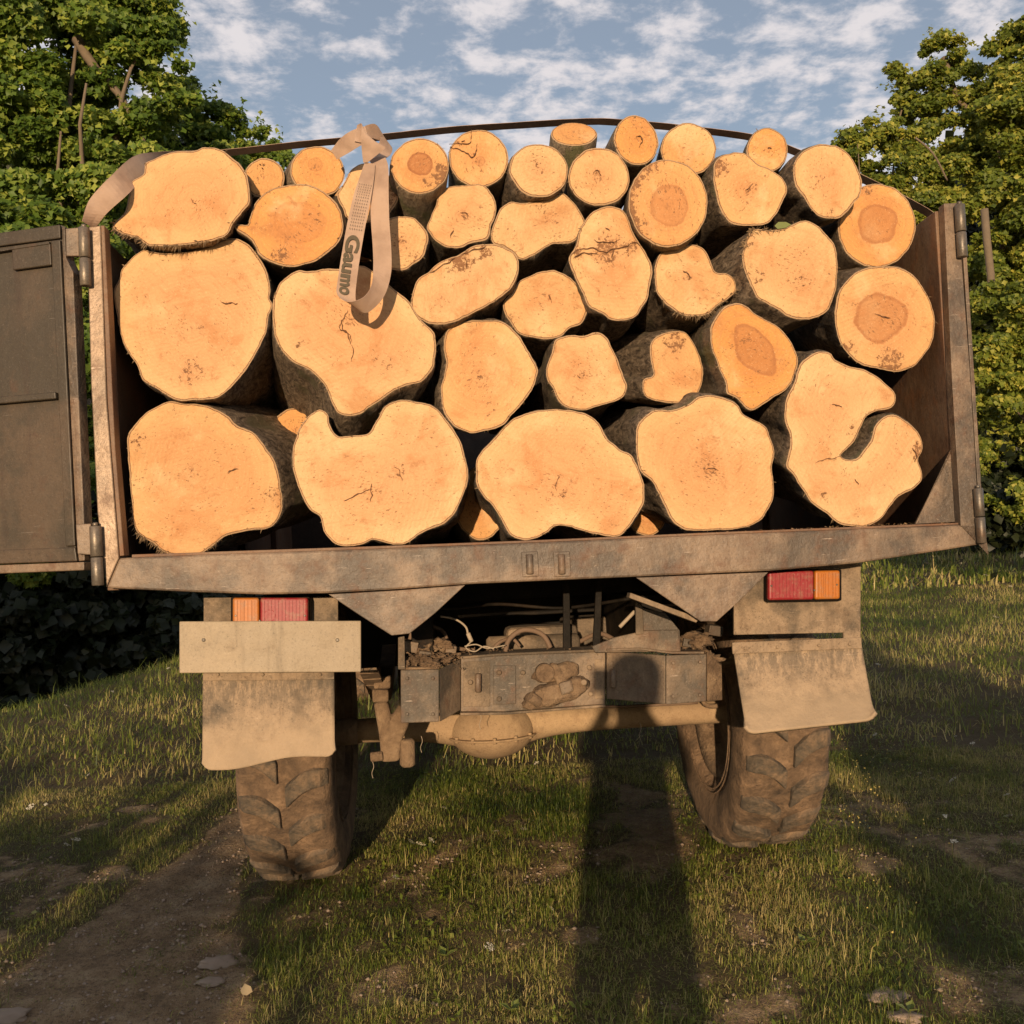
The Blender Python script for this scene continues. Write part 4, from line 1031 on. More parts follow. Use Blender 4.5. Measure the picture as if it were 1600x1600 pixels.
 dict(l='perfectly round log peppered with brown bark crumbs along its left rim', y=.04, o=ell(1044,317,62,68,0,18,.006), p=(1043,320), t=.62, hc=(1046,322,30,32,0), hd=.42, dirty=(1003,335,46), vp=(800,800)),
 dict(l='smooth heart-shaped log with a small oval dark pith, upper right', y=.045, o=[(1117,254),(1132,242),(1160,238),(1172,246),(1187,257),(1205,265),(1220,275),(1229,290),(1229,302),(1222,317),(1212,335),(1195,350),(1170,352),(1145,350),(1130,335),(1121,315),(1116,290),(1115,270)], p=(1171,294), t=.25, vp=(560,760), cr=[[(1163,297),(1170,294),(1177,289)]], spots=[(1172, 294, 18, 0.7), (1125, 262, 22, 1.0), (1120, 300, 10, 0.4)]),
 dict(l='round pale log with rough bark on its left, top right shoulder of the load', y=.02, o=[(1240,262),(1245,247),(1257,235),(1275,226),(1300,226),(1317,233),(1332,247),(1342,267),(1347,285),(1344,305),(1332,320),(1322,332),(1312,340),(1295,341),(1277,336),(1265,322),(1255,307),(1242,287)], p=(1285,280), t=.2, vp=(600,700), spots=[(1286, 280, 14, 0.5), (1295, 335, 12, 0.6)]),
 dict(l='round orange log with a lobed brown heart, outermost at the upper right', y=.10, o=ell(1370,352,61,65,0,18,.008), p=(1374,345), t=.8, hc=(1372,350,32,33,0), hd=.6, spots=[(1370, 400, 14, 0.35), (1355, 296, 18, 0.8)]),
 dict(l='large round log with a wide brown heart touching the right wall', y=.05, o=[(1305,500),(1307,470),(1320,443),(1345,422),(1372,416),(1405,418),(1430,433),(1448,458),(1460,490),(1460,520),(1450,545),(1430,570),(1405,580),(1375,577),(1345,568),(1325,553),(1311,530)], p=(1380,495), t=.45, hc=(1377,497,41,37,0), hd=.62, vp=(800,420), cr=[[(1366,490),(1380,495),(1391,498)]], spots=[(1330, 480, 16, 0.5), (1325, 545, 22, 0.8), (1390, 565, 30, 1.0)]),
 dict(l='broad heart-shaped log with mossy bark on its left, right of centre', y=.03, o=[(1160,405),(1162,387),(1168,370),(1178,358),(1205,359),(1225,357),(1240,350),(1260,345),(1277,352),(1295,370),(1306,387),(1309,410),(1307,445),(1302,467),(1292,487),(1275,496),(1255,499),(1232,495),(1210,480),(1185,467),(1177,452),(1167,432)], p=(1254,433), t=.18, vp=(250,1000), len=1.4, fr=[(1165,375),(1175,357),(1195,356)], spots=[(1182, 428, 26, 0.5), (1256, 437, 24, 0.45), (1172, 375, 16, 0.7)]),
 dict(l='pale log with a round knob on its right side, right of centre', y=.09, o=[(1025,410),(1035,392),(1055,385),(1082,382),(1098,387),(1108,402),(1118,424),(1137,427),(1148,438),(1150,454),(1138,466),(1122,477),(1107,490),(1085,494),(1062,490),(1042,475),(1027,457),(1023,430)], p=(1076,432), t=.12, cr=[[(1067,423),(1074,428),(1080,436)]], fr=[(1080,495),(1110,490),(1140,466)], spots=[(1076, 432, 18, 0.5), (1138, 440, 12, 0.6)]),
 dict(l='deep orange egg-shaped log with a long double brown heart', y=.06, o=[(1112,507),(1127,485),(1142,475),(1162,476),(1180,490),(1210,507),(1230,525),(1242,545),(1247,567),(1240,592),(1227,610),(1210,620),(1192,632),(1175,641),(1160,632),(1150,621),(1136,615),(1134,600),(1122,570),(1112,542),(1110,522)], p=(1168,533), t=1.0, hc=(1180,549,44,26,52), hd=.6, vp=(640,680), spots=[(1185, 575, 16, 0.4), (1150, 620, 14, 0.5)]),
 dict(l='recessed roundish log with a wide strip of grey bark on its left, centre right', y=.15, o=[(1017,537),(1027,525),(1055,517),(1072,520),(1085,537),(1095,562),(1099,585),(1092,612),(1080,625),(1060,630),(1030,627),(1010,620),(1004,602),(1007,592),(1020,587),(1019,572),(1016,552)], p=(1058,560), t=.35, vp=(200,620), len=1.3, spots=[(1055, 535, 26, 1.0), (1030, 560, 14, 0.5)]),
 dict(l='pale four-sided log above the central bottom log', y=.10, o=[(855,570),(862,552),(867,532),(885,525),(910,524),(935,519),(950,530),(957,545),(967,567),(975,590),(980,605),(972,622),(950,630),(930,635),(915,641),(892,638),(875,630),(866,610),(856,595),(854,582)], p=(910,590), t=.12, cr=[[(902,586),(907,591)]], spots=[(912, 588, 14, 0.5), (895, 625, 12, 0.4)]),
 dict(l='huge central bottom log with a shallow arch cut from its underside', y=.05, o=[(745,717),(757,700),(777,680),(795,660),(817,647),(847,641),(880,640),(915,646),(935,660),(947,682),(967,700),(987,712),(1000,740),(1007,760),(1005,787),(992,810),(972,834),(955,838),(930,834),(905,827),(885,822),(867,822),(855,831),(837,841),(815,843),(797,835),(782,810),(770,790),(755,775),(745,757),(744,735)], p=(870,755), t=.13, cr=[[(875,745),(870,752),(869,768)]], spots=[(872, 765, 34, 0.5), (790, 730, 18, 0.3), (960, 815, 20, 0.35)]),
 dict(l='very large smooth log in the bottom row, fourth from the left', y=.06, o=[(994,697),(995,670),(1005,653),(1022,641),(1052,640),(1075,631),(1090,621),(1110,617),(1130,621),(1152,631),(1162,647),(1180,657),(1195,665),(1205,685),(1210,705),(1207,730),(1209,755),(1207,782),(1197,800),(1187,815),(1155,826),(1112,829),(1080,829),(1062,824),(1050,812),(1037,787),(1027,765),(1017,750),(1002,737),(997,722)], p=(1112,734), t=.12, cr=[[(1102,735),(1112,732),(1122,735)]], vp=(560,640), spots=[(1106, 730, 28, 0.5), (1060, 660, 22, 0.35)]),
 dict(l='huge log split by a deep curved slot, bottom right corner', y=.05, o=[(1230,620),(1240,600),(1250,570),(1265,557),(1280,549),(1297,551),(1305,562),(1327,572),(1350,577),(1370,587),(1385,600),(1397,612),(1400,625),(1392,637),(1372,642),(1355,650),(1345,667),(1335,690),(1320,705),(1314,713),(1328,718),(1342,714),(1352,700),(1362,685),(1367,667),(1380,653),(1397,648),(1415,657),(1430,670),(1440,687),(1442,702),(1435,718),(1440,737),(1439,752),(1427,764),(1405,775),(1390,792),(1380,808),(1360,820),(1335,823),(1310,817),(1292,802),(1270,787),(1255,765),(1240,742),(1230,732),(1229,722),(1234,700),(1234,677),(1227,655),(1227,635)], p=(1306,633), t=.10, cr=[[(1315,713),(1300,716),(1285,719),(1273,722)],[(1299,633),(1308,634),(1315,636)],[(1335,749),(1341,757)],[(1283,770),(1292,771)],[(1425,700),(1432,712),(1428,722)]], vp=(620,520), len=1.8, spots=[(1302, 640, 16, 0.5), (1332, 668, 18, 0.6), (1432, 704, 18, 0.9), (1290, 772, 14, 0.5)]),
 dict(l='recessed log end glimpsed low between the notched log and the central bottom log', y=.42, o=ell(752,785,42,58,0,14,.02), p=(752,785), t=.6, len=2.2),
 dict(l='recessed log end glimpsed low between the two bottom logs right of centre', y=.42, o=ell(1012,800,30,38,0,14,.02), p=(1012,800), t=.6, len=2.2),
 dict(l='recessed log end glimpsed above the notched log at lower left', y=.40, o=ell(462,672,40,34,0,14,.02), p=(462,672), t=.6, len=2.2),
 dict(l='dark recessed log end behind the strap loop', y=.45, o=ell(566,345,58,62,0,14,.02), p=(566,330), t=.4, len=2.2),
]
WOOD_ATTR = ('edge', 'tone', 'hdark', 'dirty')
def build_log(i, d):
    p0 = TM @ Vector((0, d['y'], 0))
    R3 = TM.to_3x3()
    if d.get('tip'):
        n = Vector((0.05, -0.79, 0.61)).normalized()
        p0 = hit(897, 209, p0, TYA)
    else:
        rr = random.Random(i * 7 + 1)
        n = (R3 @ Vector((rr.uniform(-.10, .10), -1, rr.uniform(-.08, .10)))).normalized()
        cu = sum(a for a, b in d['o']) / len(d['o']); cv = sum(b for a, b in d['o']) / len(d['o'])
        p0 = hit(cu, cv, p0, TYA)
    px = catmull([(a, b, 0) for a, b in d['o']], 7, True)
    pts = [hit(p.x, p.y, p0, n) for p in px]
    # resample evenly at about 7 mm
    per = [0]
    for k in range(len(pts)): per.append(per[-1] + (pts[(k + 1) % len(pts)] - pts[k]).length)
    total = per[-1]; NP = max(60, min(190, int(total / 0.0075)))
    ex = (Vector((1, 0, 0)) - n * n.x).normalized(); ez = ex.cross(n); ez = -ez if ez.z < 0 else ez
    loop = pts + [pts[0]]
    flat = np.array([[(p - p0).dot(ex), (p - p0).dot(ez)] for p in loop])
    s = np.linspace(0, total, NP, endpoint=False); per = np.array(per)
    O = np.stack([np.interp(s, per, flat[:, 0]), np.interp(s, per, flat[:, 1])], 1)
    area = 0.5 * np.sum(O[:, 0] * np.roll(O[:, 1], -1) - np.roll(O[:, 0], -1) * O[:, 1])
    if area < 0: O = O[::-1].copy()
    tan = np.roll(O, -1, 0) - np.roll(O, 1, 0); tan /= np.linalg.norm(tan, axis=1)[:, None] + 1e-9
    nor = np.stack([tan[:, 1], -tan[:, 0]], 1)             # outward
    jag = np.array([noise.fractal(Vector((k * 0.21, i * 3.3, 0)), 1.0, 2.0, 4) for k in range(NP)])
    jag = jag * (1 - np.abs(np.linspace(-1, 1, NP)) ** 30)
    O = O + nor * (jag * 0.0026)[:, None]
    cen = O.mean(0)
    pp = hit(d['p'][0], d['p'][1], p0, n); pith = np.array([(pp - p0).dot(ex), (pp - p0).dot(ez)])
    # ---- cap
    inner = []
    xs = np.arange(O[:, 0].min(), O[:, 0].max(), 0.020); zs = np.arange(O[:, 1].min(), O[:, 1].max(), 0.020)
    gxx, gzz = np.meshgrid(xs, zs); cand = np.stack([gxx.ravel(), gzz.ravel()], 1) + rng.uniform(-.004, .004, (gxx.size, 2))
    def dist_edge(Q):
        A = O; B = np.roll(O, -1, 0); AB = B - A
        t = np.clip(((Q[:, None, :] - A[None]) * AB[None]).sum(-1) / ((AB ** 2).sum(-1) + 1e-12)[None], 0, 1)
        C = A[None] + AB[None] * t[..., None]
        return np.sqrt(((Q[:, None, :] - C) ** 2).sum(-1)).min(1)
    def inside(Q):
        A = O; B = np.roll(O, -1, 0)
        c = ((A[None, :, 1] > Q[:, None, 1]) != (B[None, :, 1] > Q[:, None, 1])) & \
            (Q[:, None, 0] < (B[None, :, 0] - A[None, :, 0]) * (Q[:, None, 1] - A[None, :, 1]) / (B[None, :, 1] - A[None, :, 1] + 1e-12) + A[None, :, 0])
        return c.sum(1) % 2 == 1
    rings = np.concatenate([O - nor * q for q in (0.0045, 0.010, 0.022)])
    Q = np.concatenate([rings, cand]); de = dist_edge(Q); ins = inside(Q)
    lim = np.concatenate([np.full(NP, 0.0035), np.full(NP, 0.0085), np.full(NP, 0.019), np.full(len(cand), 0.028)])
    Q = Q[ins & (de > lim)]
    allp = [Vector((float(a), float(b))) for a, b in np.concatenate([O, Q])]
    ov, oe, of, *_ = geometry.delaunay_2d_cdt(allp, [(k, (k + 1) % NP) for k in range(NP)], [], 1, 1e-6)
    A2 = np.array([[v.x, v.y] for v in ov])
    ed_ = dist_edge(A2)
    z = np.array([noise.fractal(Vector((a * 5, b * 5, i * 2.0)), 1.0, 2.0, 3) * 0.0035 for a, b in A2]) * sstep(ed_, 0.0, 0.02) - 0.0022 * (1 - sstep(ed_, 0, 0.006))
    O3 = np.array(p0)[None]; EX = np.array(ex); EZ = np.array(ez); NN = np.array(n)
    W = O3 + A2[:, :1] * EX + A2[:, 1:] * EZ + z[:, None] * NN
    base = empty('log', tuple(p0 + Vector((0, 0, float(O[:, 1].min())))), label=d['l'], cat='log', group='cut logs stacked on the truck bed')
    bp = np.array(base.location)
    Ft = np.array([list(f) for f in of if len(f) == 3])
    fv = W[Ft]; nn = np.cross(fv[:, 1] - fv[:, 0], fv[:, 2] - fv[:, 0]); flip = (nn @ NN) < 0
    Ft[flip] = Ft[flip][:, ::-1]
    tone = np.full(len(A2), np.clip(d.get('t', .3) + random.Random(i + 900).uniform(-.12, .16), 0, 1))
    at = {'edge': ed_, 'tone': tone, 'hdark': np.full(len(A2), d.get('hd', 0.0))}
    dt = np.zeros(len(A2))
    for (a, b, r, st_) in d.get('spots', []):
        q = hit(a, b, p0, n); qc = np.array([(q - p0).dot(ex), (q - p0).dot(ez)]); rm = r * 3.0 / 1600
        dt = np.maximum(dt, st_ * (1 - sstep(np.linalg.norm(A2 - qc, axis=1) / rm, 0.2, 1.15)))
    if d['l'].startswith('perfectly'):
        rel = A2 - pith; rad = np.linalg.norm(rel, axis=1)
        dt = (1 - sstep(ed_, 0.004, 0.050)) * sstep(-rel[:, 0] / (rad + 1e-6) + 0.25 * np.sign(rel[:, 1]), 0.0, 0.6) * 1.0
    at['dirty'] = dt
    cap = big_mesh('cut_face', W - bp, Ft, M['wood'], base, at, True)
    def vattr(me, name, arr):
        a = me.attributes.new(name, 'FLOAT_VECTOR', 'POINT'); a.data.foreach_set('vector', np.ascontiguousarray(arr, dtype=np.float32).ravel())
    ra = random.Random(i).uniform(0, 6.28); c_, s_ = math.cos(ra), math.sin(ra); rel = A2 - pith
    vattr(cap.data, 'pc', np.stack([rel[:, 0] * c_ - rel[:, 1] * s_, rel[:, 0] * s_ + rel[:, 1] * c_, np.full(len(A2), i * 1.37)], 1))
    if 'hc' in d:
        a, b, rx, rz, rot = d['hc']; q = hit(a, b, p0, n); qc = np.array([(q - p0).dot(ex), (q - p0).dot(ez)])
        th = -math.radians(rot); dd = A2 - qc; sc = 3.05 / 1600
        hx = (dd[:, 0] * math.cos(th) + dd[:, 1] * math.sin(th)) / (rx * sc); hz = (-dd[:, 0] * math.sin(th) + dd[:, 1] * math.cos(th)) / (rz * sc)
    else: hx = hz = np.full(len(A2), 9.0)
    vattr(cap.data, 'hc', np.stack([hx, hz, np.zeros(len(A2))], 1))
    # ---- bark body
    if d.get('tip'): ax = -n
    else:
        rv = random.Random(i + 50)
        vp = d.get('vp')
        if vp is None: ax = (TYA + Vector((rv.uniform(-.04, .04), 0, rv.uniform(-.04, .01)))).normalized()
        else: ax = (ray(*vp)).normalized()
    AX = np.array(ax)
    ln = d.get('len', random.Random(i + 9).uniform(2.3, 2.9))
    ts = np.array([0, .004, .012, .03, .06, .10, .15, .21, .28, .36, .46, .58, .72, .9, 1.15, 1.5, 2.0, 2.9]); ts = ts[ts < ln]
    smooth_b = d.get('t', .3) > .5
    V = []; bc = []
    ang = np.linspace(0, total, NP, endpoint=False)
    bumps = random.Random(i + 70)
    for t in ts:
        sc = 1 - (d.get('tp', 0.020) * t if not d.get('tip') else 0.0)
        amp = (0.0035 if smooth_b else 0.011) * min(1, t / 0.04)
        dsp = np.array([noise.fractal(Vector((a * 14, t * 4.5, i * 5.1)), 1.0, 2.0, 4) for a in ang]) * amp
        dsp = dsp + np.array([noise.noise(Vector((a * 3.5, t * 2.2, i * 1.1))) for a in ang]) * (0.004 if smooth_b else 0.016) * min(1, t / 0.2)
        dsp = dsp + 0.0022 * min(1, t / 0.012)
        # close the seam softly
        wgt = np.minimum(np.arange(NP), NP - np.arange(NP)) / 6.0; dsp = dsp * np.clip(wgt, 0.25, 1)
        q = cen + (O - cen) * sc + nor * dsp[:, None]
        zo = -0.0022 if t == 0 else 0
        V.append(O3 + q[:, :1] * EX + q[:, 1:] * EZ + AX * t + NN * zo)
        bc.append(np.stack([ang, np.full(NP, t), np.full(NP, i * 2.7)], 1))
    nr = len(ts); V = np.concatenate(V); bc = np.concatenate(bc)
    I = np.arange(nr * NP).reshape(nr, NP); J = np.roll(I, -1, 1)
    Fq = np.stack([I[:-1], I[1:], J[1:], J[:-1]], -1).reshape(-1, 4)
    Vb = V - bp
    bk = big_mesh('bark', Vb, Fq, M['bark_smooth'] if smooth_b else M['bark'], base, None, True)
    vattr(bk.data, 'bc', bc)
    # far end
    bmv = [tuple(v) for v in Vb[(nr - 1) * NP:]]
    mesh_obj('back_end', bmv, [tuple(range(NP))], M['bark'], base)
    # ---- checks and cracks: thin dark slits just proud of the sawn face
    for cpts in d.get('cr', []):
        if len(cpts) < 2: continue
        q = catmull([tuple(hit(a, b, p0, n)) for a, b in cpts], 6)
        V = []; Fc = []; m_ = len(q)
        for k, p in enumerate(q):
            t = k / (m_ - 1)
            dr = (q[min(k + 1, m_ - 1)] - q[max(k - 1, 0)]).normalized(); sd = dr.cross(n)
            wv = 0.0017 * (max(0, math.sin(math.pi * min(1, max(0, t)))) ** 0.7 + 0.05) * (0.25 + 1.5 * abs(noise.noise(p * 130)))
            off = n * 0.0036 + sd * 0.005 * noise.noise(p * 85)
            V += [p + sd * wv + off - Vector(bp), p - sd * wv + off - Vector(bp)]
        for k in range(m_ - 1): Fc.append((2 * k, 2 * k + 1, 2 * k + 3, 2 * k + 2))
        o = mesh_obj('crack', V, Fc, M['crack'], base)
        mo = o.modifiers.new('thick', 'SOLIDIFY'); mo.thickness = 0.003; mo.offset = -1
    # ---- torn fibres along the saw edge
    rf = random.Random(i + 400); V = []; Fc = []
    spots = [(k, rf.choice((1, 1, 1.6))) for k in range(NP) if rf.random() < 0.22]
    if 'fr' in d:
        for (a, b) in d['fr']:
            q = hit(a, b, p0, n); qc = np.array([(q - p0).dot(ex), (q - p0).dot(ez)])
            k0 = int(np.argmin(np.linalg.norm(O - qc, axis=1)))
            spots += [((k0 + int(rf.gauss(0, 6))) % NP, 2.2) for _ in range(26)]
    for k, m_ in spots:
        b0 = Vector(O3[0] + O[k, 0] * EX + O[k, 1] * EZ) - n * 0.003
        on = Vector(nor[k, 0] * EX + nor[k, 1] * EZ)
        for _ in range(2):
            dr = (on * rf.uniform(0.1, 1) + n * rf.uniform(0.0, .7) + Vector((rf.uniform(-.8, .8), 0, rf.uniform(-.8, .5)))).normalized()
            l_ = rf.uniform(.003, .011) * m_; w_ = rf.uniform(.0005, .0013)
            sd = dr.cross(n)
            if sd.length < .1: continue
            sd.normalize(); c0 = len(V)
            st = b0 - on * 0.004
            V += [st + sd * w_ - Vector(bp), st - sd * w_ - Vector(bp), st + dr * l_ * .6 + sd * w_ * .6 - Vector(bp), st + dr * l_ + Vector((0, 0, -l_ * .25)) - Vector(bp)]
            Fc += [(c0, c0 + 1, c0 + 2), (c0 + 1, c0 + 3, c0 + 2)]
    o = mesh_obj('torn_fibres', V, Fc, M['fibre'], base); o['kind'] = 'stuff'
    return base
for i, d in enumerate(LOGS): build_log(i, d)

# chips and sawdust lying on the sill and bed floor
V = []; Fc = []
rc = random.Random(5)
for k in range(1500):
    x = rc.uniform(XL_in + 0.02, XR_in - 0.02); y = 0.012 + abs(rc.gauss(0, 0.10)); z = Z_floor + rc.uniform(-0.005, 0.005)
    s_ = rc.uniform(0.002, 0.008); a = rc.uniform(0, 6.28); t = rc.uniform(-.5, .5)
    c = Vector((x, y, z)); e1 = Vector((math.cos(a), math.sin(a), t)) * s_; e2 = Vector((-math.sin(a), math.cos(a), -t)) * s_ * rc.uniform(.2, .6)
    c0 = len(V); V += [TM @ (c - e1), TM @ (c + e2), TM @ (c + e1), TM @ (c - e2 * .8)]; Fc.append((c0, c0 + 1, c0 + 2, c0 + 3))
tag(mesh_obj('wood_chips', V, Fc, M['chips']), label='loose wood chips and sawdust lying along the sill', cat='wood chips', kind='stuff')

# a green leaf caught between logs
lf = [hit(u, v, TM @ Vector((0, .02, 0)), TYA) for u, v in ((1210, 353), (1216, 347), (1228, 347), (1236, 351), (1228, 356), (1215, 358))]
M['leaf1'] = simple('single_leaf', (0.16, 0.19, 0.04), 0.5, 0.2)
lo = mesh_obj('leaf', lf, [(0, 1, 2, 3, 4, 5)], M['leaf1']); lo.modifiers.new('thick', 'SOLIDIFY').thickness = 0.001
tag(lo, label='single green leaf caught on top of the broad heart-shaped log', cat='leaf')

# ------------------------------------------------------------------ strap
strap = empty('ratchet_strap', tuple(P(575, 230, 3.0)), label='dusty beige lashing strap over the load, knotted with a printed hanging loop', cat='strap')
SB = strap.location.copy()
def ribbon(name, pts, wid, width_px=None, n=8, th=0.0011, mat=None):
    """pts: (u,v,y) sight line and truck-plane depth; wid: list of width vectors (world, unit*width)"""
    C = [hit(u, v, TM @ Vector((0, y, 0)), TYA) for u, v, y in pts]
    cs = catmull([tuple(p) for p in C], n); ws = catmull([tuple(w) for w in wid], n)
    V = []; Fc = []
    for p, w in zip(cs, ws):
        for s_ in (-0.5, -0.17, 0.17, 0.5): V.append(p + w * s_ - SB)
    for k in range(len(cs) - 1):
        for j in range(3): Fc.append((k * 4 + j, k * 4 + j + 1, k * 4 + 5 + j, k * 4 + 4 + j))
    for q in range(len(V)):                     # slight waviness of worn webbing
        V[q] = V[q] + TYA * (0.0016 * noise.noise(V[q] * 38))
    o = mesh_obj(name, V, Fc, mat or M['strap'], strap, False)
    m = o.modifiers.new('thick', 'SOLIDIFY'); m.thickness = th; m.offset = 0
    return o
def wv(du, dv, dy=0.0, w=0.052):
    return Vector((du, dy, -dv)).normalized() * w
top = [(350, 239, .40), (470, 226, .40), (600, 214, .40), (700, 203.5, .42), (800, 196.5, .42), (905, 190.5, .42), (960, 191, .42), (1060, 200, .42), (1180, 216, .42), (1250, 240, .40), (1340, 276, .38), (1447, 331, .34), (1452, 345, .34)]
ribbon('strap_band', [(138, 352, -.012), (154, 322, -.02), (184, 292, .0), (218, 260, .12), (250, 246, .25), (300, 241, .36)] + top,
       [wv(.5, .25, 1.6), wv(.72, .55, .35, .056), wv(.66, .78, .2, .066), wv(.45, .75, .6, .062), wv(.1, .3, 1), wv(0, .05, 1)] + [wv(0, 0.02, 1)] * len(top), n=7)
ribbon('strap_tail', [(522, 242, .02), (538, 228, .0), (556, 216, -.03), (574, 209, -.05)], [wv(.5, .8, .3, .03), wv(.5, .85, .2, .045), wv(.5, .86, 0, .05), wv(.3, 1, 0, .045)])
# knot: a folded triangle over the band, dark fold behind
ribbon('strap_knot', [(556, 208, -.035), (572, 210, -.06), (583, 222, -.07), (578, 240, -.06), (571, 254, -.05)], [wv(-.2, 1, .1, .045), wv(.35, .8, .2, .060), wv(1, .35, .2, .072), wv(1, .1, 0, .045), wv(1, 0, 0, .012)])
ribbon('strap_knot', [(572, 205, -.01), (590, 207, .02), (603, 218, .05), (601, 234, .03), (588, 246, -.02)], [wv(.1, 1, .5, .03), wv(.3, 1, 1, .05), wv(.8, .8, 1, .05), wv(1, .3, .6, .045), wv(1, .2, 0, .05)])
ribbon('strap_loop', [(588, 246, -.025), (594, 262, -.04), (593, 300, -.05), (594, 345, -.055), (597, 390, -.06), (597, 425, -.07), (590, 455, -.085), (572, 476, -.105), (552, 478, -.115), (541, 462, -.115), (543, 435, -.105), (549, 395, -.09), (557, 350, -.075), (566, 308, -.06), (574, 275, -.05), (578, 255, -.045)],
       [wv(1, -.1, 0, .050), wv(1, 0, 0, .047), wv(1, -.04), wv(1, 0, .1), wv(1, .0, .2), wv(1, .1, .45), wv(.75, .5, .9), wv(.25, .65, .9), wv(.45, .25, .8), wv(.95, .15, .3, .052), wv(1, .12, .1, .052), wv(1, .16, 0, .052), wv(1, .18, 0, .052), wv(1, .18, 0, .05), wv(1, .2, 0, .04), wv(1, .2, 0, .03)], n=8)
# woven dashes and printed lettering on the loop
def on_strand(t, s_):
    """t 0..1 down the left strand, s_ -0.5..0.5 across"""
    pts = [(574, 275, -.053), (566, 308, -.063), (557, 350, -.078), (549, 395, -.093), (543, 435, -.108), (541, 462, -.118)]
    k = t * (len(pts) - 1); a = min(int(k), len(pts) - 2); f = k - a
    q = [pts[a][j] * (1 - f) + pts[a + 1][j] * f for j in range(3)]
    c = hit(q[0], q[1], TM @ Vector((0, q[2], 0)), TYA)
    w = wv(1, .15, .06, .052)
    return c + w * s_ - TYA * 0.0022
V = []; Fc = []
for r_ in range(16):
    for c_ in range(6):
        t = 0.08 + r_ * 0.0235; s_ = -0.32 + c_ * 0.125
        a = on_strand(t, s_); b = on_strand(t + 0.010, s_); w = wv(1, .15, 0, .0016)
        c0 = len(V); V += [a - SB, a + w - SB, b + w - SB, b - SB]; Fc.append((c0, c0 + 1, c0 + 2, c0 + 3))
mesh_obj('woven_dashes', V, Fc, M['letter'], strap)
def lettering(text, t0, t1):
    cu = bpy.data.curves.new('tmp', 'FONT'); cu.body = text; cu.size = 1.0; cu.extrude = 0; cu.offset = 0.035
    to = bpy.data.objects.new('tmp', cu); COL.objects.link(to)
    bpy.context.view_layer.update()
    dg = bpy.context.evaluated_depsgraph_get(); me = bpy.data.meshes.new_from_object(to.evaluated_get(dg))
    bpy.data.objects.remove(to)
    bm = bmesh.new(); bm.from_mesh(me)
    bmesh.ops.triangulate(bm, faces=bm.faces)
    bmesh.ops.subdivide_edges(bm, edges=[e for e in bm.edges if e.calc_length() > 0.15], cuts=1)
    xs = [v.co.x for v in bm.verts]; ys = [v.co.y for v in bm.verts]
    x0, x1, y0, y1 = min(xs), max(xs), min(ys), max(ys)
    for v in bm.verts:
        t = t0 + (v.co.x - x0) / (x1 - x0) * (t1 - t0); s_ = -0.40 + (v.co.y - y0) / (y1 - y0) * 0.76
        v.co = on_strand(t, s_) - SB
    me2 = bpy.data.meshes.new('lettering'); bm.to_mesh(me2); bm.free(); me2.materials.append(M['letter'])
    return link(bpy.data.objects.new('lettering', me2), strap)
lettering('Gaumo', 0.48, 0.995)

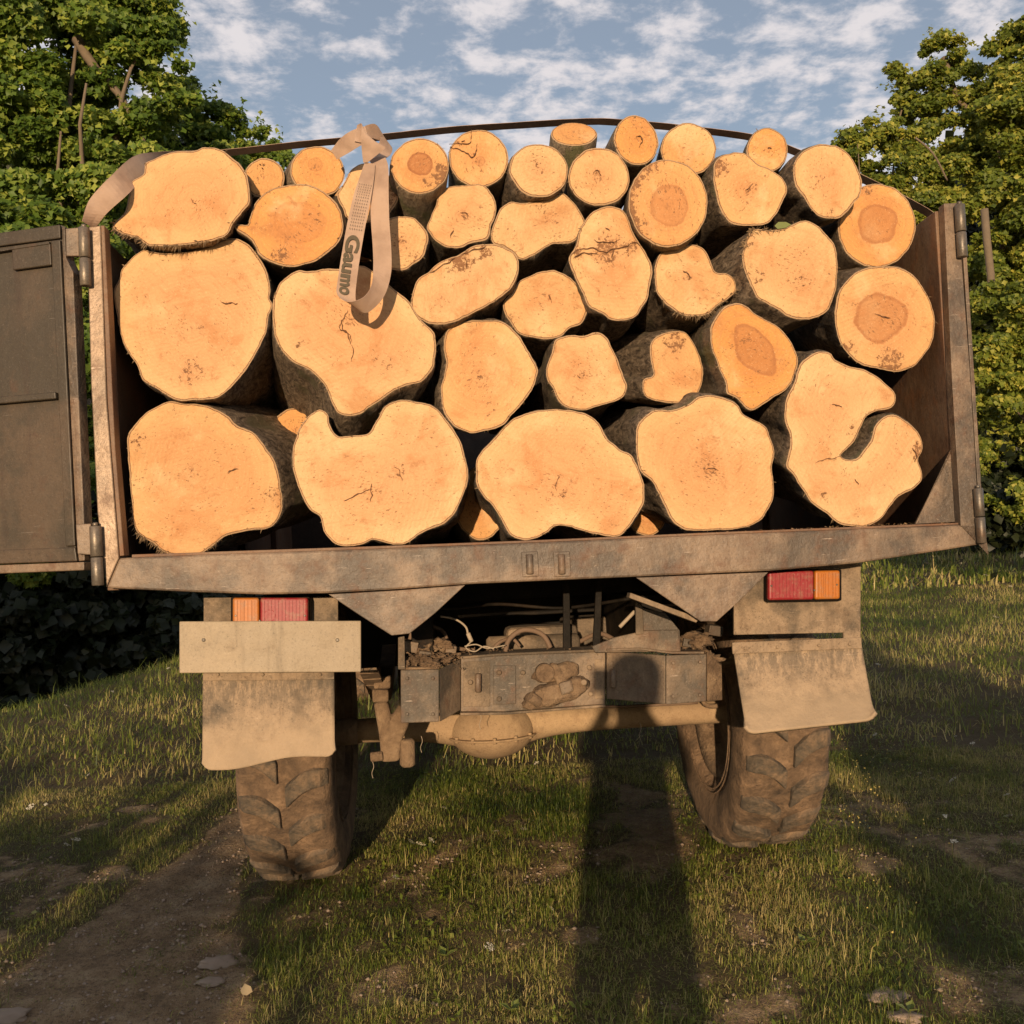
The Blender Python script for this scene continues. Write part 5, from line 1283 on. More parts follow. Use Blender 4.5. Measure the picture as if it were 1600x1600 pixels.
# ------------------------------------------------------------------ trees
def leaf_cloud(name, blobs, size, mat, parent, dens=1.0, seed=0, origin=(0, 0, 0)):
    r_ = np.random.default_rng(seed)
    C, Nn, VR = [], [], []
    for bi, (c, r) in enumerate(blobs):
        # break each blob into twigs' worth of clumps
        k = max(7, int(28 * (r / 0.8) ** 1.4))
        dirs = r_.normal(size=(k, 3)); dirs /= np.linalg.norm(dirs, axis=1)[:, None]
        rad = r * (0.50 + 0.72 * r_.random(k)) * np.array([1.0])
        cl_ = np.array(c) + dirs * rad[:, None] * np.array([1.0, 1.0, 0.9])
        cr2 = r * (0.13 + 0.20 * r_.random(k)) + 0.045
        per = (dens * 2.3 * 4 * math.pi * cr2 ** 2 / (size * size * 0.5)).astype(int) + 12
        per = np.minimum(per, 650)
        for q in range(k):
            m_ = per[q]; dv = r_.normal(size=(m_, 3)); dv /= np.linalg.norm(dv, axis=1)[:, None]
            rr = cr2[q] * (0.35 + 0.75 * r_.random(m_) ** 0.6)
            pos = cl_[q] + dv * rr[:, None] * np.array([1.15, 1.15, 0.65])
            C.append(pos); Nn.append(dv * 0.45 + dirs[q] * 0.35 + np.array([0, -0.42, 0.50])); VR.append(np.clip(r_.normal(0.48 + 0.40 * (r_.random() - 0.5), 0.22, m_), 0, 1))
    for bi, (c, r) in enumerate(blobs):          # loose sprigs standing clear of the mass
        for q in range(5 + int(14 * r)):
            dv = r_.normal(size=3); dv /= np.linalg.norm(dv)
            base_ = np.array(c) + dv * r * 0.9; ln_ = min(0.45, 0.5 * r + 0.08); m_ = 9
            tt = r_.random(m_)[:, None]; pos = base_ + dv * ln_ * tt + r_.normal(size=(m_, 3)) * size * 0.55
            C.append(pos); Nn.append(np.tile(dv * .3 + np.array([0, -.2, .6]), (m_, 1))); VR.append(np.clip(r_.normal(0.6, 0.2, m_), 0, 1))
    C = np.concatenate(C); Nn = np.concatenate(Nn); VR = np.concatenate(VR)
    N = len(C)
    Nn = Nn + r_.normal(size=(N, 3)) * 0.45; Nn /= np.linalg.norm(Nn, axis=1)[:, None]
    A = np.cross(Nn, r_.normal(size=(N, 3))); A /= np.linalg.norm(A, axis=1)[:, None]
    A[:, 2] -= 0.35; A /= np.linalg.norm(A, axis=1)[:, None]
    B = np.cross(Nn, A); B /= np.linalg.norm(B, axis=1)[:, None]
    s = size * (0.65 + 0.6 * r_.random(N))[:, None]
    C = C - np.array(origin)
    fold = Nn * s * 0.16
    # lobed leaf: base, left lobe, left notch, tip, right notch, right lobe
    v = [C - A * s * .5, C - B * s * .52 + A * s * .05 + fold, C - B * s * .20 + A * s * .18, C + A * s * .62, C + B * s * .20 + A * s * .18, C + B * s * .52 + A * s * .05 + fold]
    V = np.stack(v, 1).reshape(-1, 3)
    b = np.arange(N)[:, None] * 6
    Fq = np.concatenate([b + np.array([[0, 2, 1, 0]])[:, :3], b + np.array([[0, 4, 3]]), b + np.array([[0, 3, 2]]), b + np.array([[0, 5, 4]])], 0)
    if mat is M['leaf_shade'] or size > 0.10:      # plain two-triangle leaves for shade-coloured and large-leaved foliage
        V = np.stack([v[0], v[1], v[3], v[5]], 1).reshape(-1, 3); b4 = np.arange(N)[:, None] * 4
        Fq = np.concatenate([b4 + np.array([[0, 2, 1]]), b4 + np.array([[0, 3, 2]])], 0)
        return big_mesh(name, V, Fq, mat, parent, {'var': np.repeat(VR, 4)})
    return big_mesh(name, V, Fq, mat, parent, {'var': np.repeat(VR, 6)})
def make_tree(label, foot, limbs, blobs, size, mat, dens=1.0, seed=0, trunk_r=0.13, cat='tree', group='trees behind the truck', name='tree'):
    base = empty(name, tuple(foot), label=label, cat=cat, group=group)
    f = Vector(foot)
    def wob(a, b, n=7, amp=0.10):
        a = Vector(a); b = Vector(b); out = []
        for k in range(n + 1):
            t = k / n; out.append(a.lerp(b, t) + Vector((noise.noise(Vector((t * 3, seed, 1))), noise.noise(Vector((t * 3, seed, 5))), 0)) * amp * (b - a).length * math.sin(math.pi * t))
        return out
    if limbs:
        tp = [p - f for p in wob(f - Vector((0, 0, 0.15)), limbs[0])]
        tube('trunk', tp, trunk_r, M['bark_tree'], base, 10, [1.15 - 1.05 * k / 7 for k in range(8)])
        for li, tgt in enumerate(limbs[1:]):
            k = 3 + li % 5
            tube('limb', [p - f for p in wob(tp[k] + f, tgt, 7, 0.16)], trunk_r * 0.42, M['bark_tree'], base, 7, [1 - 0.8 * k2 / 7 for k2 in range(8)])
    leaf_cloud('crown', blobs, size, mat, base, dens, seed, foot)
    return base
def B(u, v, d, rpx): return (tuple(P(u, v, d)), rpx * d / 1600.0)
def gfoot(u, d):
    x = (u - 800) / 1600.0 * d
    return (x, d, float(g_height(x, d)))
make_tree('tall broad maple with dense dark leaves behind the open gate', gfoot(95, 11.5),
          [P(120, 60, 11.5), P(95, 205, 10.9), P(135, 130, 10.8), P(230, 60, 11.5), P(-20, 120, 11.5), P(250, 250, 11.5), P(30, 300, 11)],
          [B(60, 40, 11.6, 95), B(150, 35, 12, 75), B(225, 45, 11.8, 50), B(252, 90, 11.6, 30), B(-50, 120, 11.6, 110), B(40, 170, 11.2, 85), B(140, 130, 11.8, 75), B(205, 150, 12, 65), B(255, 175, 11.6, 42), B(120, 215, 11.8, 70),
           B(215, 235, 11.6, 62), B(60, 270, 11.2, 75), B(150, 300, 11.4, 80), B(-40, 330, 11.2, 110), B(240, 310, 11.8, 60), B(265, 30, 12, 24), B(190, 8, 12, 40), B(60, -40, 12, 90), B(180, -60, 12.2, 70)],
          0.074, M['leaf'], 0.85, 1, 0.15)
make_tree('rounded smaller maple sloping down behind the top left logs', gfoot(330, 13.5),
          [P(330, 220, 13.5), P(300, 180, 13.5), P(400, 230, 13.5)],
          [B(300, 165, 13.5, 36), B(325, 190, 13.5, 40), B(360, 215, 13.5, 40), B(290, 230, 13.3, 50), B(340, 265, 13.3, 50), B(395, 225, 13.6, 26), B(395, 262, 13.4, 42), B(428, 235, 13.6, 18), B(440, 262, 13.4, 26), B(300, 330, 13.2, 70), B(400, 330, 13.4, 60)],
          0.070, M['leaf'], 0.9, 2, 0.10)
make_tree('low leafy thicket below the maple, seen over the open gate', gfoot(60, 10.4), None,
          [B(10, 400, 10.2, 80), B(90, 380, 10.4, 60), B(140, 430, 10.5, 60), B(60, 480, 10.3, 90), B(150, 560, 10.4, 80), B(30, 620, 10.3, 110), B(140, 700, 10.4, 80), B(40, 790, 10.4, 110)],
          0.080, M['leaf'], 0.9, 3, 0.08)
make_tree('undergrowth in shade-coloured leaves filling the hollow under the open gate', gfoot(100, 11.5), None,
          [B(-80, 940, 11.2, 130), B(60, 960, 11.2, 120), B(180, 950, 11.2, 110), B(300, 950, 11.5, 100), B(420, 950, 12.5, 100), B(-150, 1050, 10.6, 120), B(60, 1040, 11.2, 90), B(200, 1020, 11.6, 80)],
          0.12, M['leaf_shade'], 0.8, 4, name='shrub', cat='shrub', group='undergrowth')
# right side
make_tree('tall ash-like tree with a pointed top at the right edge of the load', gfoot(1300, 14),
          [P(1475, 90, 14), P(1420, 130, 14), P(1530, 180, 14), P(1450, 250, 13.8), P(1400, 220, 13.8), P(1560, 320, 13.8)],
          [B(1474, 62, 14, 17), B(1478, 88, 14, 25), B(1452, 72, 14, 12), B(1492, 120, 14, 33), B(1402, 108, 14, 12), B(1418, 128, 14, 24), B(1450, 140, 14, 38), B(1408, 150, 14, 16), B(1500, 165, 13.8, 45), B(1440, 180, 14, 36), B(1475, 215, 14, 48),
           B(1530, 235, 13.8, 48), B(1500, 290, 13.6, 55), B(1440, 270, 13.8, 44)],
          0.058, M['leaf_y'], 0.9, 5, 0.11)
make_tree('low branching yellow-green tree beside the right shoulder of the load', gfoot(1280, 12.6),
          [P(1400, 235, 12.6), P(1340, 225, 12.6), P(1440, 300, 12.6)],
          [B(1325, 216, 12.8, 15), B(1348, 220, 12.8, 22), B(1380, 208, 12.8, 24), B(1405, 225, 12.8, 28), B(1330, 240, 12.8, 18), B(1390, 265, 12.6, 28), B(1425, 290, 12.6, 34), B(1375, 295, 12.8, 26), B(1460, 320, 12.6, 42), B(1420, 340, 12.6, 36), B(1355, 262, 12.9, 10)],
          0.058, M['leaf_y'], 0.85, 6, 0.07)
make_tree('large dense tree cut off by the right edge of the photograph', gfoot(1690, 13),
          [P(1610, 120, 13), P(1560, 200, 12.8), P(1640, 300, 12.8), P(1560, 450, 12.8)],
          [B(1592, 52, 13.2, 24), B(1572, 80, 13.2, 24), B(1600, 110, 13, 45), B(1550, 76, 13.2, 9), B(1560, 140, 13, 28), B(1620, 60, 13, 40), B(1600, 180, 12.8, 60), B(1555, 230, 13, 40), B(1600, 270, 12.6, 65), B(1545, 320, 12.8, 50), B(1610, 370, 12.5, 70),
           B(1555, 420, 12.6, 50), B(1600, 480, 12.4, 70), B(1550, 520, 12.6, 45), B(1680, 150, 13, 90), B(1700, 350, 12.6, 100)],
          0.062, M['leaf_y'], 0.85, 7, 0.15)
make_tree('leafy lower boughs hanging over dark hollows beside the right post', gfoot(1720, 12),
          [P(1560, 560, 12), P(1580, 620, 12)],
          [B(1555, 590, 12, 46), B(1600, 600, 11.8, 50), B(1560, 650, 12.2, 34), B(1590, 690, 11.9, 30), B(1545, 500, 12.2, 40), B(1590, 800, 11.2, 14), B(1660, 650, 12, 90), B(1670, 780, 12, 60), B(1560, 715, 12.3, 18), B(1535, 560, 11.6, 34), B(1550, 470, 11.6, 34), B(1598, 762, 11.0, 16), B(1530, 640, 11.8, 24), B(1620, 830, 11.4, 26), B(1580, 540, 11.5, 40), B(1552, 545, 11.4, 26), B(1545, 700, 11.6, 22), B(1560, 620, 11.4, 30), B(1548, 790, 11.6, 24), B(1590, 470, 11.4, 36), B(1525, 740, 11.8, 18)],
          0.058, M['leaf_y'], 0.9, 8, 0.07)
make_tree('thicket in shade-coloured leaves far behind on the right', gfoot(1560, 17), None,
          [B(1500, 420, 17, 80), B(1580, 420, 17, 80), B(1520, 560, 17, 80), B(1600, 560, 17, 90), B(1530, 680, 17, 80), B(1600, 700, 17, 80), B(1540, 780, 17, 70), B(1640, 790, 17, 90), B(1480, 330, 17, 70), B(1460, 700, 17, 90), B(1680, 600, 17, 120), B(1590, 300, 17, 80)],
          0.17, M['leaf_shade'], 0.6, 9, name='shrub', cat='shrub', group='undergrowth')
make_tree('wood in shade-coloured leaves far behind on the left', gfoot(100, 16), None,
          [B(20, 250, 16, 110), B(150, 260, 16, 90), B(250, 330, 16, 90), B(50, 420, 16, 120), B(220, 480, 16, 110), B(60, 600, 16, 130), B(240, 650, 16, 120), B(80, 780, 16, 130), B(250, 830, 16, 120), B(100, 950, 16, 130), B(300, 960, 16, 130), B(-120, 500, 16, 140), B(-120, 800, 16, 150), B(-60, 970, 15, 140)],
          0.19, M['leaf_shade'], 0.6, 10, name='shrub', cat='shrub', group='undergrowth')
make_tree('black-leaved bushes standing in for the dark hollow under the lower boughs beside the right post', gfoot(1570, 11.6), None,
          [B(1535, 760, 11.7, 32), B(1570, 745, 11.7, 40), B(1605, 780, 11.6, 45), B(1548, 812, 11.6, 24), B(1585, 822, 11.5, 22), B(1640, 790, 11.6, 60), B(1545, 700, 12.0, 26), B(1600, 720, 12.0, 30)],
          0.10, M['leaf_shade'], 1.3, 15, name='shrub', cat='shrub', group='undergrowth')  # near-black bushes added to stand in for the dark hollow
# bare broken branch hanging in the big right-hand tree
rt = next(o for o in COL.objects if o.name.startswith('tree') and str(o.get('label', '')).startswith('large dense tree'))
tube('dead_branch', [P(1550, 480, 11.9) - rt.location, P(1548, 430, 11.9) - rt.location, P(1542, 375, 11.9) - rt.location, P(1538, 327, 11.9) - rt.location], 0.045, M['bark_tree'], rt, 10)
tube('dead_branch', catmull([P(1430, 215, 11.9) - rt.location, P(1458, 240, 11.9) - rt.location, P(1480, 282, 12.0) - rt.location], 5), 0.012, M['bark_tree'], rt, 6)

# things behind the photographer that throw shadows into the picture
def off_blob(x, y, z, r): return ((x, y, z), r)
make_tree('tree behind the photographer on the left, out of the picture', (-6.9, -10, float(g_height(-6.9, -10))), [(-6.9, -10, 3.4)],
          [off_blob(-5.6, -10, 3.9, 1.0), off_blob(-6.4, -10, 4.4, 1.1), off_blob(-6.2, -10, 3.3, 1.0), off_blob(-7.2, -10.2, 3.9, 1.3), off_blob(-8.4, -10, 3.8, 1.4), off_blob(-9.7, -10, 4.0, 1.5), off_blob(-5.9, -10, 2.75, .55), off_blob(-7.2, -10, 2.9, .8), off_blob(-8.6, -10, 2.7, .9)],
          0.20, M['leaf'], 1.0, 11, 0.16, group='trees behind the photographer')
make_tree('bush behind the photographer on the left, out of the picture', (-3.3, -4.2, float(g_height(-3.3, -4.2))), None,
          [off_blob(-1.55, -4.2, .38, .30), off_blob(-1.95, -4.2, .62, .38), off_blob(-2.4, -4.2, .72, .42), off_blob(-3.0, -4.2, .75, .50), off_blob(-3.6, -4.2, .70, .52), off_blob(-4.2, -4.2, .55, .6), off_blob(-1.7, -4.2, -.05, .42), off_blob(-2.4, -4.2, .1, .5), off_blob(-3.1, -4.2, .1, .6), off_blob(-3.9, -4.2, .0, .7)],
          0.11, M['leaf'], 0.75, 12, name='bush', cat='bush', group='bushes behind the photographer')
make_tree('stand-in foliage casting the broad right shadow, behind the photographer, out of the picture', (1.75, -2.0, float(g_height(1.75, -2.0))), None,
          [off_blob(1.16, -2, .82, .24), off_blob(1.42, -2, 1.20, .27), off_blob(1.72, -2, 1.52, .30), off_blob(1.92, -2, 1.30, .26), off_blob(1.3, -2, .45, .36), off_blob(1.7, -2, .85, .40), off_blob(1.5, -2, .05, .42), off_blob(1.8, -2, .3, .38), off_blob(1.2, -2, .62, .26), off_blob(2.05, -2, .75, .30), off_blob(1.55, -2, 1.25, .26), off_blob(2.1, -2, 1.1, .26)],
          0.11, M['leaf'], 3.6, 13, name='bush', cat='bush', group='bushes behind the photographer')  # made-up foliage in place of the unknown caster of the broad shadow

make_tree('tree added behind the photographer on the right for its shade, out of the picture', (6.3, -6, float(g_height(6.3, -6))), [(6.0, -6, 3.8)],
          [off_blob(4.9, -6, 3.95, .55), off_blob(5.7, -6, 4.1, .75), off_blob(6.6, -6, 4.0, .85), off_blob(7.5, -6, 4.1, .85)],
          0.16, M['leaf'], 1.0, 14, 0.14, group='trees behind the photographer')  # unseen tree added to shade the low foliage at far right

# ------------------------------------------------------------------ photographer (out of frame, behind the lens)
def skin_chain(name, verts, edges, radii, mat, parent, root=0):
    me = bpy.data.meshes.new(name); me.from_pydata(verts, edges, []); me.materials.append(mat)
    o = bpy.data.objects.new(name, me); link(o, parent)
    sk = o.modifiers.new('skin', 'SKIN'); sk.use_smooth_shade = True
    for i, r in enumerate(radii):
        v = me.skin_vertices[0].data[i]; v.radius = (r, r) if not isinstance(r, tuple) else r; v.use_root = (i == root)
    ss = o.modifiers.new('sub', 'SUBSURF'); ss.levels = 2; ss.render_levels = 2
    return o
px0, py0 = 0.03, -0.36
gz = float(g_height(px0, py0))
person = empty('person', (px0, py0, gz), label='photographer in dark clothes holding up a phone, out of the picture', cat='person')
hz_ = H + 0.05 - gz                           # head centre height above the feet
pv = [(0, 0, .90), (0, 0, 1.06), (0, 0.0, 1.24), (0, 0, 1.36), (0, 0, 1.45), (0, 0.01, hz_ - .02), (0, 0, hz_ + .10),
      (-.11, 0, .82), (-.10, .02, .46), (-.10, 0, .08), (-.11, .12, .03), (.12, 0, .82), (.12, .02, .46), (.10, 0, .08), (.11, .12, .03),
      (-.18, 0, 1.37), (-.22, .05, 1.22), (-.06, .30, hz_ - .14), (.18, 0, 1.37), (.22, .05, 1.22), (.06, .30, hz_ - .14)]
pe = [(0, 1), (1, 2), (2, 3), (3, 4), (4, 5), (5, 6), (0, 7), (7, 8), (8, 9), (9, 10), (0, 11), (11, 12), (12, 13), (13, 14), (3, 15), (15, 16), (16, 17), (3, 18), (18, 19), (19, 20)]
prr = [(.21, .13), (.20, .13), (.20, .12), (.16, .10), .055, .10, .09, .10, .06, .045, .035, .085, .06, .045, .035, .065, .048, .03, .065, .048, .03]
skin_chain('body', pv, pe, prr, M['cloth'], person)
for sgn in (-1, 1):
    hand = [(sgn * .06, .30, hz_ - .14), (sgn * .055, .325, hz_ - .09)]
    hv = list(hand); he = [(0, 1)]; hr = [.024, .024]
    for k in range(4):
        b0 = len(hv); zz = hz_ - .10 + k * .02
        hv += [(sgn * .062, .34, zz), (sgn * .045, .362, zz), (sgn * .025, .366, zz)]; he += [(1, b0), (b0, b0 + 1), (b0 + 1, b0 + 2)]; hr += [.009, .008, .007]
    b0 = len(hv); hv += [(sgn * .04, .335, hz_ - .105), (sgn * .022, .338, hz_ - .085)]; he += [(1, b0), (b0, b0 + 1)]; hr += [.010, .008]
    skin_chain('hand', hv, he, hr, M['skin'], person)
ph = box('phone', -.075, .04, -0.022 - 0.0, -0.014, H - .035, H + .045, M['phone'], None, 0.003)
tag(ph, label='black phone held up by the photographer, out of the picture', cat='phone')

# ------------------------------------------------------------------ grass and flowers
def frustum_keep(x, y, m=0.12):
    return (np.abs(x / np.maximum(y, .1)) < 0.5 + m) & (y > 2.1)
def grass(name, n, y0, y1, h, w, seed, dens_pow=1.0):
    r_ = np.random.default_rng(seed)
    y = y0 + (y1 - y0) * r_.random(n) ** dens_pow
    x = (r_.random(n) * 2 - 1) * (y * 0.60 + 0.75)
    dm = dirt_mask(x, y)
    clump = fbm(x * 5, y * 5, 41)
    keep = (dm < 0.22 + 0.95 * r_.random(n) ** 3.2) & (clump + 0.30 * r_.random(n) > 0.42)
    # none inside the tyre contact
    x, y, dm, clump = x[keep], y[keep], dm[keep], clump[keep]
    N = len(x); z = g_height(x, y) - 0.006
    tall = fbm(x * 1.3 + 9, y * 1.3, 55)
    tuft = fbm(x * 7, y * 7, 91)
    hh = h * (0.30 + 0.75 * r_.random(N)) * (0.40 + 0.8 * tall + 0.7 * np.clip(tuft - 0.45, 0, 1) * 2) * (1 - 0.6 * dm) * (1 + 1.6 * (r_.random(N) > 0.975))
    a = r_.random(N) * 6.283; lean = np.abs(r_.normal(0.55, 0.85, N))
    dx, dy = np.cos(a) * lean, np.sin(a) * lean
    b = a + 1.57 + r_.normal(0, .4, N); ww = w * (0.6 + 0.8 * r_.random(N)); bx, by = np.cos(b) * ww, np.sin(b) * ww
    z0 = np.zeros(N)
    C = np.stack([x, y, z], 1)
    v = [C + np.stack([bx, by, z0], 1), C - np.stack([bx, by, z0], 1),
         C + np.stack([dx * hh * .35 + bx * .75, dy * hh * .35 + by * .75, hh * .6], 1), C + np.stack([dx * hh * .35 - bx * .75, dy * hh * .35 - by * .75, hh * .6], 1),
         C + np.stack([dx * hh, dy * hh, hh * (1 - 0.22 * lean)], 1)]
    V = np.stack(v, 1).reshape(-1, 3); q = np.arange(N)[:, None] * 5
    Ft = np.concatenate([q + np.array([[0, 1, 3]]), q + np.array([[0, 3, 2]]), q + np.array([[2, 3, 4]])])
    patch = fbm(x * 2.2, y * 2.2, 71)
    dry = fbm(x * 1.1 + 3, y * 1.1, 77)
    var = np.clip(r_.normal(0.38, 0.25, N) + (patch - 0.5) * 1.4 + (dry - 0.5) * 1.1 + 0.35 * dm + 0.5 * (r_.random(N) > 0.90), 0, 1)
    o = big_mesh(name, V, Ft, M['grass'], None, {'var': np.repeat(var, 5)})
    tag(o, label='short meadow grass with dry stalks around the truck', cat='grass', kind='stuff')
    return o
grass('grass', 350000, 2.25, 5.2, 0.043, 0.0011, 1, 0.9)
g2 = grass('grass', 115000, 5.2, 12.0, 0.085, 0.0025, 2, 0.8); g2['label'] = 'taller meadow grass on the slope beyond the wheels'
g3 = grass('grass', 45000, 12.0, 24.0, 0.18, 0.011, 3, 0.9); g3['label'] = 'distant sunlit grass at the foot of the trees'

r_ = np.random.default_rng(77)
n = 26000; y = 2.3 + 3.6 * r_.random(n); x = (r_.random(n) * 2 - 1) * y * .56
k = (fbm(x * 3 + 8, y * 3, 83) > 0.56) & (dirt_mask(x, y) < 0.5); x, y = x[k], y[k]; N = len(x)
z = g_height(x, y) + 0.004 + 0.022 * r_.random(N); a = r_.random(N) * 6.283; sz = 0.004 + 0.009 * r_.random(N) ** 2; tl = r_.normal(0, .5, N)
A_ = np.stack([np.cos(a), np.sin(a), tl], 1) * sz[:, None]; B_ = np.stack([-np.sin(a), np.cos(a), r_.normal(0, .4, N)], 1) * (sz * .55)[:, None]; C_ = np.stack([x, y, z], 1)
V = np.stack([C_ - A_, C_ + B_, C_ + A_, C_ - B_], 1).reshape(-1, 3)
Fq = np.arange(N * 4).reshape(-1, 4)
tag(big_mesh('clover', V, Fq, M['grass'], None, {'var': np.repeat(np.clip(r_.normal(.38, .14, N), 0, 1), 4)}), label='low broad-leaved clover spreading through the grass near the wheels', cat='clover', kind='stuff')
r_ = np.random.default_rng(91)
n = 120000; y = 2.25 + 3.4 * r_.random(n); x = (r_.random(n) * 2 - 1) * y * .56; dm = dirt_mask(x, y)
k = (dm > 0.08) & (r_.random(n) < np.where(x < -0.75, 0.25, 0.8)) & (dm < 0.98); x, y = x[k], y[k]; N = len(x)
z = g_height(x, y) + 0.004 + 0.010 * r_.random(N); a = r_.random(N) * 6.283; ln = 0.006 + 0.020 * r_.random(N) ** 2; w_ = 0.0007 + 0.0006 * r_.random(N)
D_ = np.stack([np.cos(a), np.sin(a), r_.normal(.1, .25, N)], 1) * ln[:, None]; S_ = np.stack([-np.sin(a), np.cos(a), 0 * a], 1) * w_[:, None]; C_ = np.stack([x, y, z], 1)
V = np.stack([C_ - S_, C_ + S_, C_ + D_ + S_ * .3, C_ + D_ - S_ * .3], 1).reshape(-1, 3)
tag(big_mesh('dry_thatch', V, np.arange(N * 4).reshape(-1, 4), M['grass'], None, {'var': np.repeat(np.clip(r_.normal(.72, .25, N), 0, 1), 4)}), label='flattened dry straw lying over the thin ground around the wheels', cat='straw', kind='stuff')
# pebbles and crumbs on the bare track
r_ = np.random.default_rng(12)
n = 22000; y = 2.2 + 2.8 * r_.random(n); x = (r_.random(n) * 2 - 1) * y * .55; dm = dirt_mask(x, y); k = dm > 0.40
x, y = x[k], y[k]; z = g_height(x, y); N = len(x); s = 0.0018 + 0.0085 * r_.random(N) ** 5
oc = np.array([[1, 0, 0], [0, 1, 0], [-1, 0, 0], [0, -1, 0], [0, 0, .7], [0, 0, -.7]], float)
V = (np.stack([x, y, z + s * .2], 1)[:, None, :] + (oc[None] * (0.7 + 0.6 * r_.random((N, 6, 1)))) * s[:, None, None]).reshape(-1, 3)
fo = np.array([[0, 1, 4], [1, 2, 4], [2, 3, 4], [3, 0, 4], [1, 0, 5], [2, 1, 5], [3, 2, 5], [0, 3, 5]])
Ft = (np.arange(N)[:, None, None] * 6 + fo[None]).reshape(-1, 3)
M['pebble'] = simple('pebbles', (0.44, 0.33, 0.24), 0.9, 0.6, 8)
tag(big_mesh('gravel', V, Ft, M['pebble']), label='small stones and crumbs on the bare wheel track', cat='gravel', kind='stuff')
def ground_hit(u, v):
    r = ray(u, v); t = 1.5
    while t < 40:
        p = CAM + r * t
        if p.z < float(g_height(p.x, p.y)): return p
        t += 0.01
    return p
for i, (u, v, r, lab) in enumerate(((340, 1505, .045, 'flat pale stone half sunk in the track, farther of two'), (330, 1535, .03, 'small pale stone half sunk in the track, nearer of two'), (10, 1590, .05, 'grey stone at the bottom left corner'), (1390, 1560, .05, 'broad flat stone among grass at the lower right'), (1415, 1590, .035, 'small stone next to the broad flat one at lower right'))):
    p = ground_hit(u, v)
    o = blob('stone', (0, 0, 0), (r * 1.3, r, r * .3), M['pebble'], None, i + 30, .4, 3); o.location = p + Vector((0, 0, .002))
    tag(o, label=lab, cat='stone', group='stones in the ground')
# dead leaf
p = ground_hit(388, 1562)
dl = mesh_obj('fallen_leaf', [(-.03, 0, .01), (-.012, .014, .022), (.02, .008, .016), (.035, -.004, .008), (.012, -.014, .004), (-.014, -.010, .004)], [(0, 1, 5), (1, 2, 4, 5), (2, 3, 4)], simple('dead_leaf', (.42, .32, .18), .8))
dl.location = p + Vector((0, 0, .02)); dl.rotation_euler = (.5, -.3, -.7); dl.modifiers.new('thick', 'SOLIDIFY').thickness = 0.001
tag(dl, label='pale dead leaf lying at the edge of the track, bottom left', cat='leaf')
# white flower heads (each a stem and an umbel)
def umbel_mesh(mat, r, k, seed):
    rr = random.Random(seed); V = []; Fc = []
    for q in range(k):
        a = rr.uniform(0, 6.28); d_ = r * math.sqrt(rr.random()); c = Vector((math.cos(a) * d_, math.sin(a) * d_, rr.uniform(-.002, .003) - d_ * .15)); s_ = rr.uniform(.0018, .0034)
        c0 = len(V)
        for j in range(5): V.append(c + Vector((math.cos(j * 1.257), math.sin(j * 1.257), rr.uniform(-.2, .4))) * s_)
        Fc.append(tuple(range(c0, c0 + 5)))
    me = bpy.data.meshes.new('flower_head'); me.from_pydata([tuple(v) for v in V], [], Fc); me.materials.append(mat)
    return me
heads = [umbel_mesh(M['petal'], r, k, s_) for r, k, s_ in ((.018, 36, 1), (.013, 24, 2), (.009, 16, 3))]
def stem_mesh(h):
    me = bpy.data.meshes.new('stem'); V = []
    for k in range(4):
        t = k / 3
        for j in range(3): V.append((.0011 * math.cos(j * 2.1) + .006 * t * t, .0011 * math.sin(j * 2.1), h * t - .0))
    Fc = [(k * 3 + j, k * 3 + (j + 1) % 3, k * 3 + 3 + (j + 1) % 3, k * 3 + 3 + j) for k in range(3) for j in range(3)]
    me.from_pydata(V, [], Fc); me.materials.append(M['stem']); return me
stems = {h: stem_mesh(h) for h in (.05, .09, .14)}
FL = [(640, 1322, 0, .05), (655, 1326, 0, .05), (672, 1321, 1, .05), (693, 1268, 1, .05), (772, 1306, 1, .05), (816, 1302, 1, .05), (748, 1314, 2, .05), (836, 1196, 1, .05), (762, 1492, 0, .05), (788, 1467, 1, .05), (616, 1380, 1, .05), (860, 1432, 2, .05),
      (30, 1257, 1, .05), (45, 1265, 0, .05), (70, 1262, 2, .05), (135, 1214, 1, .05), (117, 1318, 0, .05), (103, 1327, 1, .05), (103, 1111, 1, .09), (175, 1088, 2, .09), (262, 1049, 2, .09), (1371, 1037, 1, .05), (1352, 1052, 2, .05),
      (1488, 1342, 1, .09), (1573, 1299, 0, .09), (1458, 1222, 0, .05), (1486, 1223, 0, .05), (1517, 1165, 1, .05), (1490, 1154, 2, .05), (1365, 1151, 1, .05), (1534, 1322, 1, .05), (1475, 1323, 2, .14), (1435, 1248, 2, .14), (1570, 1248, 1, .05), (1310, 1224, 2, .05),
      (1448, 884, 1, .14), (1540, 905, 1, .14), (1500, 885, 2, .14), (1578, 925, 2, .14), (1420, 960, 2, .14), (1555, 978, 1, .14)]
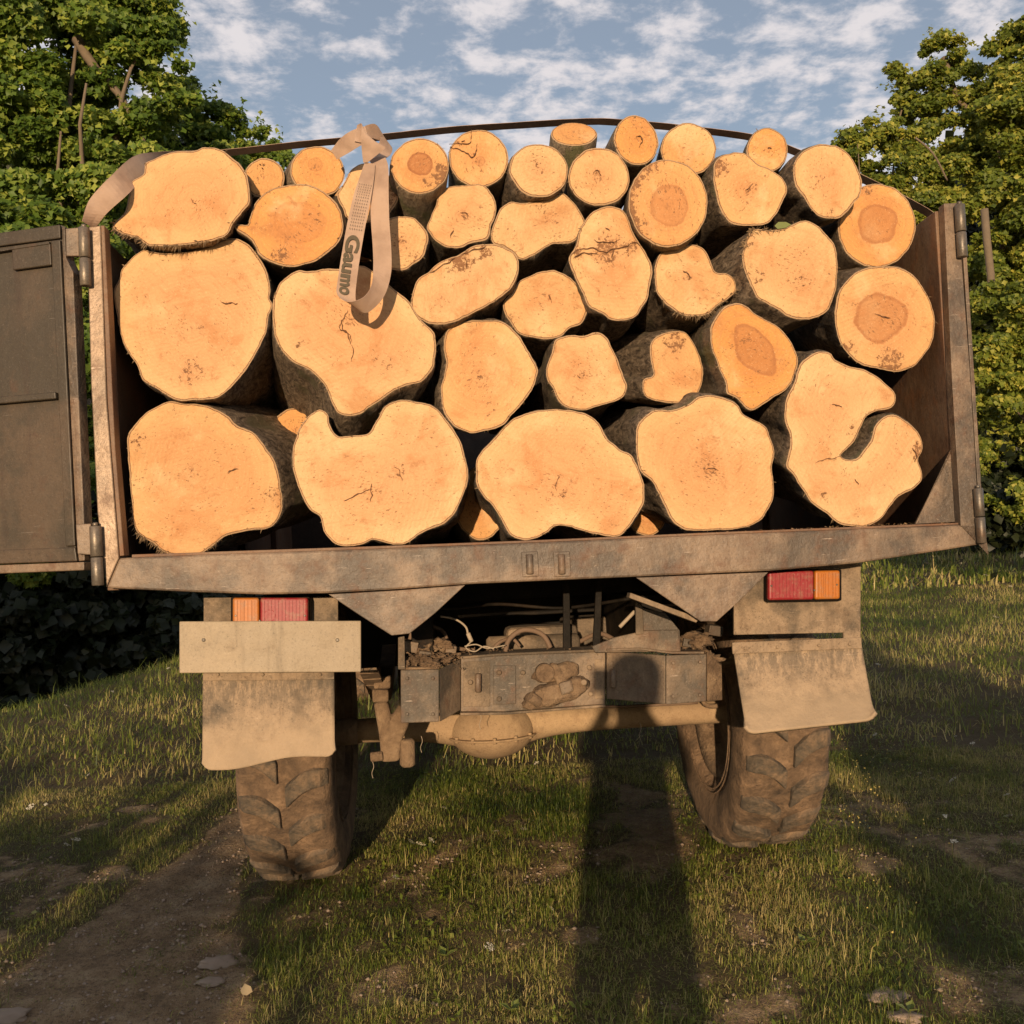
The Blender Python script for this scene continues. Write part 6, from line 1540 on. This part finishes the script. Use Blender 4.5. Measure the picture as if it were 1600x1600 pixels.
PL = ['leftmost of four in a row right of the left wheel', 'second of four in a row right of the left wheel', 'rightmost of the row right of the left wheel', 'alone above the row right of the left wheel', 'left of a pair in mid grass between the wheels', 'right of a pair in mid grass between the wheels', 'third speck beside the pair between the wheels', 'far under the axle, left of the long shadow', 'large one low in the grass left of the long shadow', 'just right of and above the large low one left of the shadow', 'low, on a dry patch right of the left wheel', 'close to the edge of the long shadow, low down',
      'leftmost of a trio in the shade at the far left', 'middle and largest of the trio at the far left', 'rightmost of the trio at the far left', 'alone in the shade above the trio at the far left', 'larger of two in shade left of the track', 'smaller of two in shade left of the track', 'on the sunlit bank under the gate, at left', 'on the sunlit bank under the gate, in its middle', 'on the crest of the bank, close to the number plate', 'beside the top corner of the right flap', 'beneath the first one near the right flap',
      'on a tall stalk right of the yellow clover', 'largest of all, near the right edge in shade', 'left of a flat pair in the right shadow', 'right of a flat pair in the right shadow', 'right part of the broad shadow, upper of two', 'in the broad shadow right of the wheel, topmost', 'in the broad shadow just right of the right tyre', 'in shade left of the largest flower', 'thin stalk left of the tall one at right', 'thin stalk right of the yellow clover patch', 'at the right edge inside the broad shadow', 'at the right tyre among yellow clover',
      'far off below the right end of the sill, left one', 'far off near the right edge, upper one', 'far off below the right end of the sill, middle one', 'far off at the right edge, lower one', 'far off right of the right lamp', 'far off at the right, nearest the broad shadow']
for i, (u, v, k, h) in enumerate(FL):
    p = ground_hit(u, v + 12)
    b_ = empty('wildflower', tuple(p), label='white wildflower ' + PL[i], cat='flower', group='white wildflowers scattered in the grass')
    s_ = bpy.data.objects.new('stem', stems[h]); link(s_, b_)
    o = bpy.data.objects.new('flower_head', heads[k]); link(o, b_); o.location = (.006, 0, h + .001); o.rotation_euler = (random.uniform(.1, .7), random.uniform(-.4, .4), random.uniform(0, 6))
    sc = max(1.0, p.y / 5.0); o.scale = (sc, sc, sc)
# tiny yellow flowers, uncountable, round the right wheel
r2 = random.Random(3); V = []; Fc = []
for k in range(330):
    u = r2.gauss(1370, 75); v = r2.gauss(1265, 55)
    if u < 1312 or v < 1190: continue
    d_ = 1.15 / ((v - 850) / 1600.0); x = (u - 800) / 1600 * d_; y = d_
    c = Vector((x, y, float(g_height(x, y)) + r2.uniform(.02, .07))); s_ = r2.uniform(.0015, .0036); c0 = len(V)
    for j in range(5): V.append(c + Vector((math.cos(j * 1.257), r2.uniform(-.3, .3), math.sin(j * 1.257))) * s_)
    Fc.append(tuple(range(c0, c0 + 5)))
tag(mesh_obj('clover_flowers', V, Fc, M['petal_y']), label='tiny yellow clover flowers in the grass beside the right wheel', cat='flowers', kind='stuff')
# broad weed leaves
for i, (u, v, s_) in enumerate(((695, 1502, .035), (800, 1588, .032), (1258, 1482, .030), (1420, 1590, .03))):
    p = ground_hit(u, v); V = []; Fc = []
    for q in range(3):
        a = q * 2.1 + i; A = Vector((math.cos(a), math.sin(a), .25)); Bv = Vector((-math.sin(a), math.cos(a), 0)); c0 = len(V)
        V += [Vector((0, 0, .0)), A * s_ * .5 + Bv * s_ * .42 + Vector((0, 0, .01)), A * s_ * 1.1 + Vector((0, 0, .012)), A * s_ * .5 - Bv * s_ * .42 + Vector((0, 0, .01))]
        Fc.append((c0, c0 + 1, c0 + 2, c0 + 3))
    o = mesh_obj('weed', V, Fc, M['leaf1']); o.location = p + Vector((0, 0, .015)); o.modifiers.new('thick', 'SOLIDIFY').thickness = 0.0008
    tag(o, label='broad-leaved bright green weed low in the grass, ' + ('left of the long shadow', 'at the bottom edge by the long shadow', 'right of the long shadow', 'at the bottom right')[i], cat='weed', group='broad-leaved weeds')
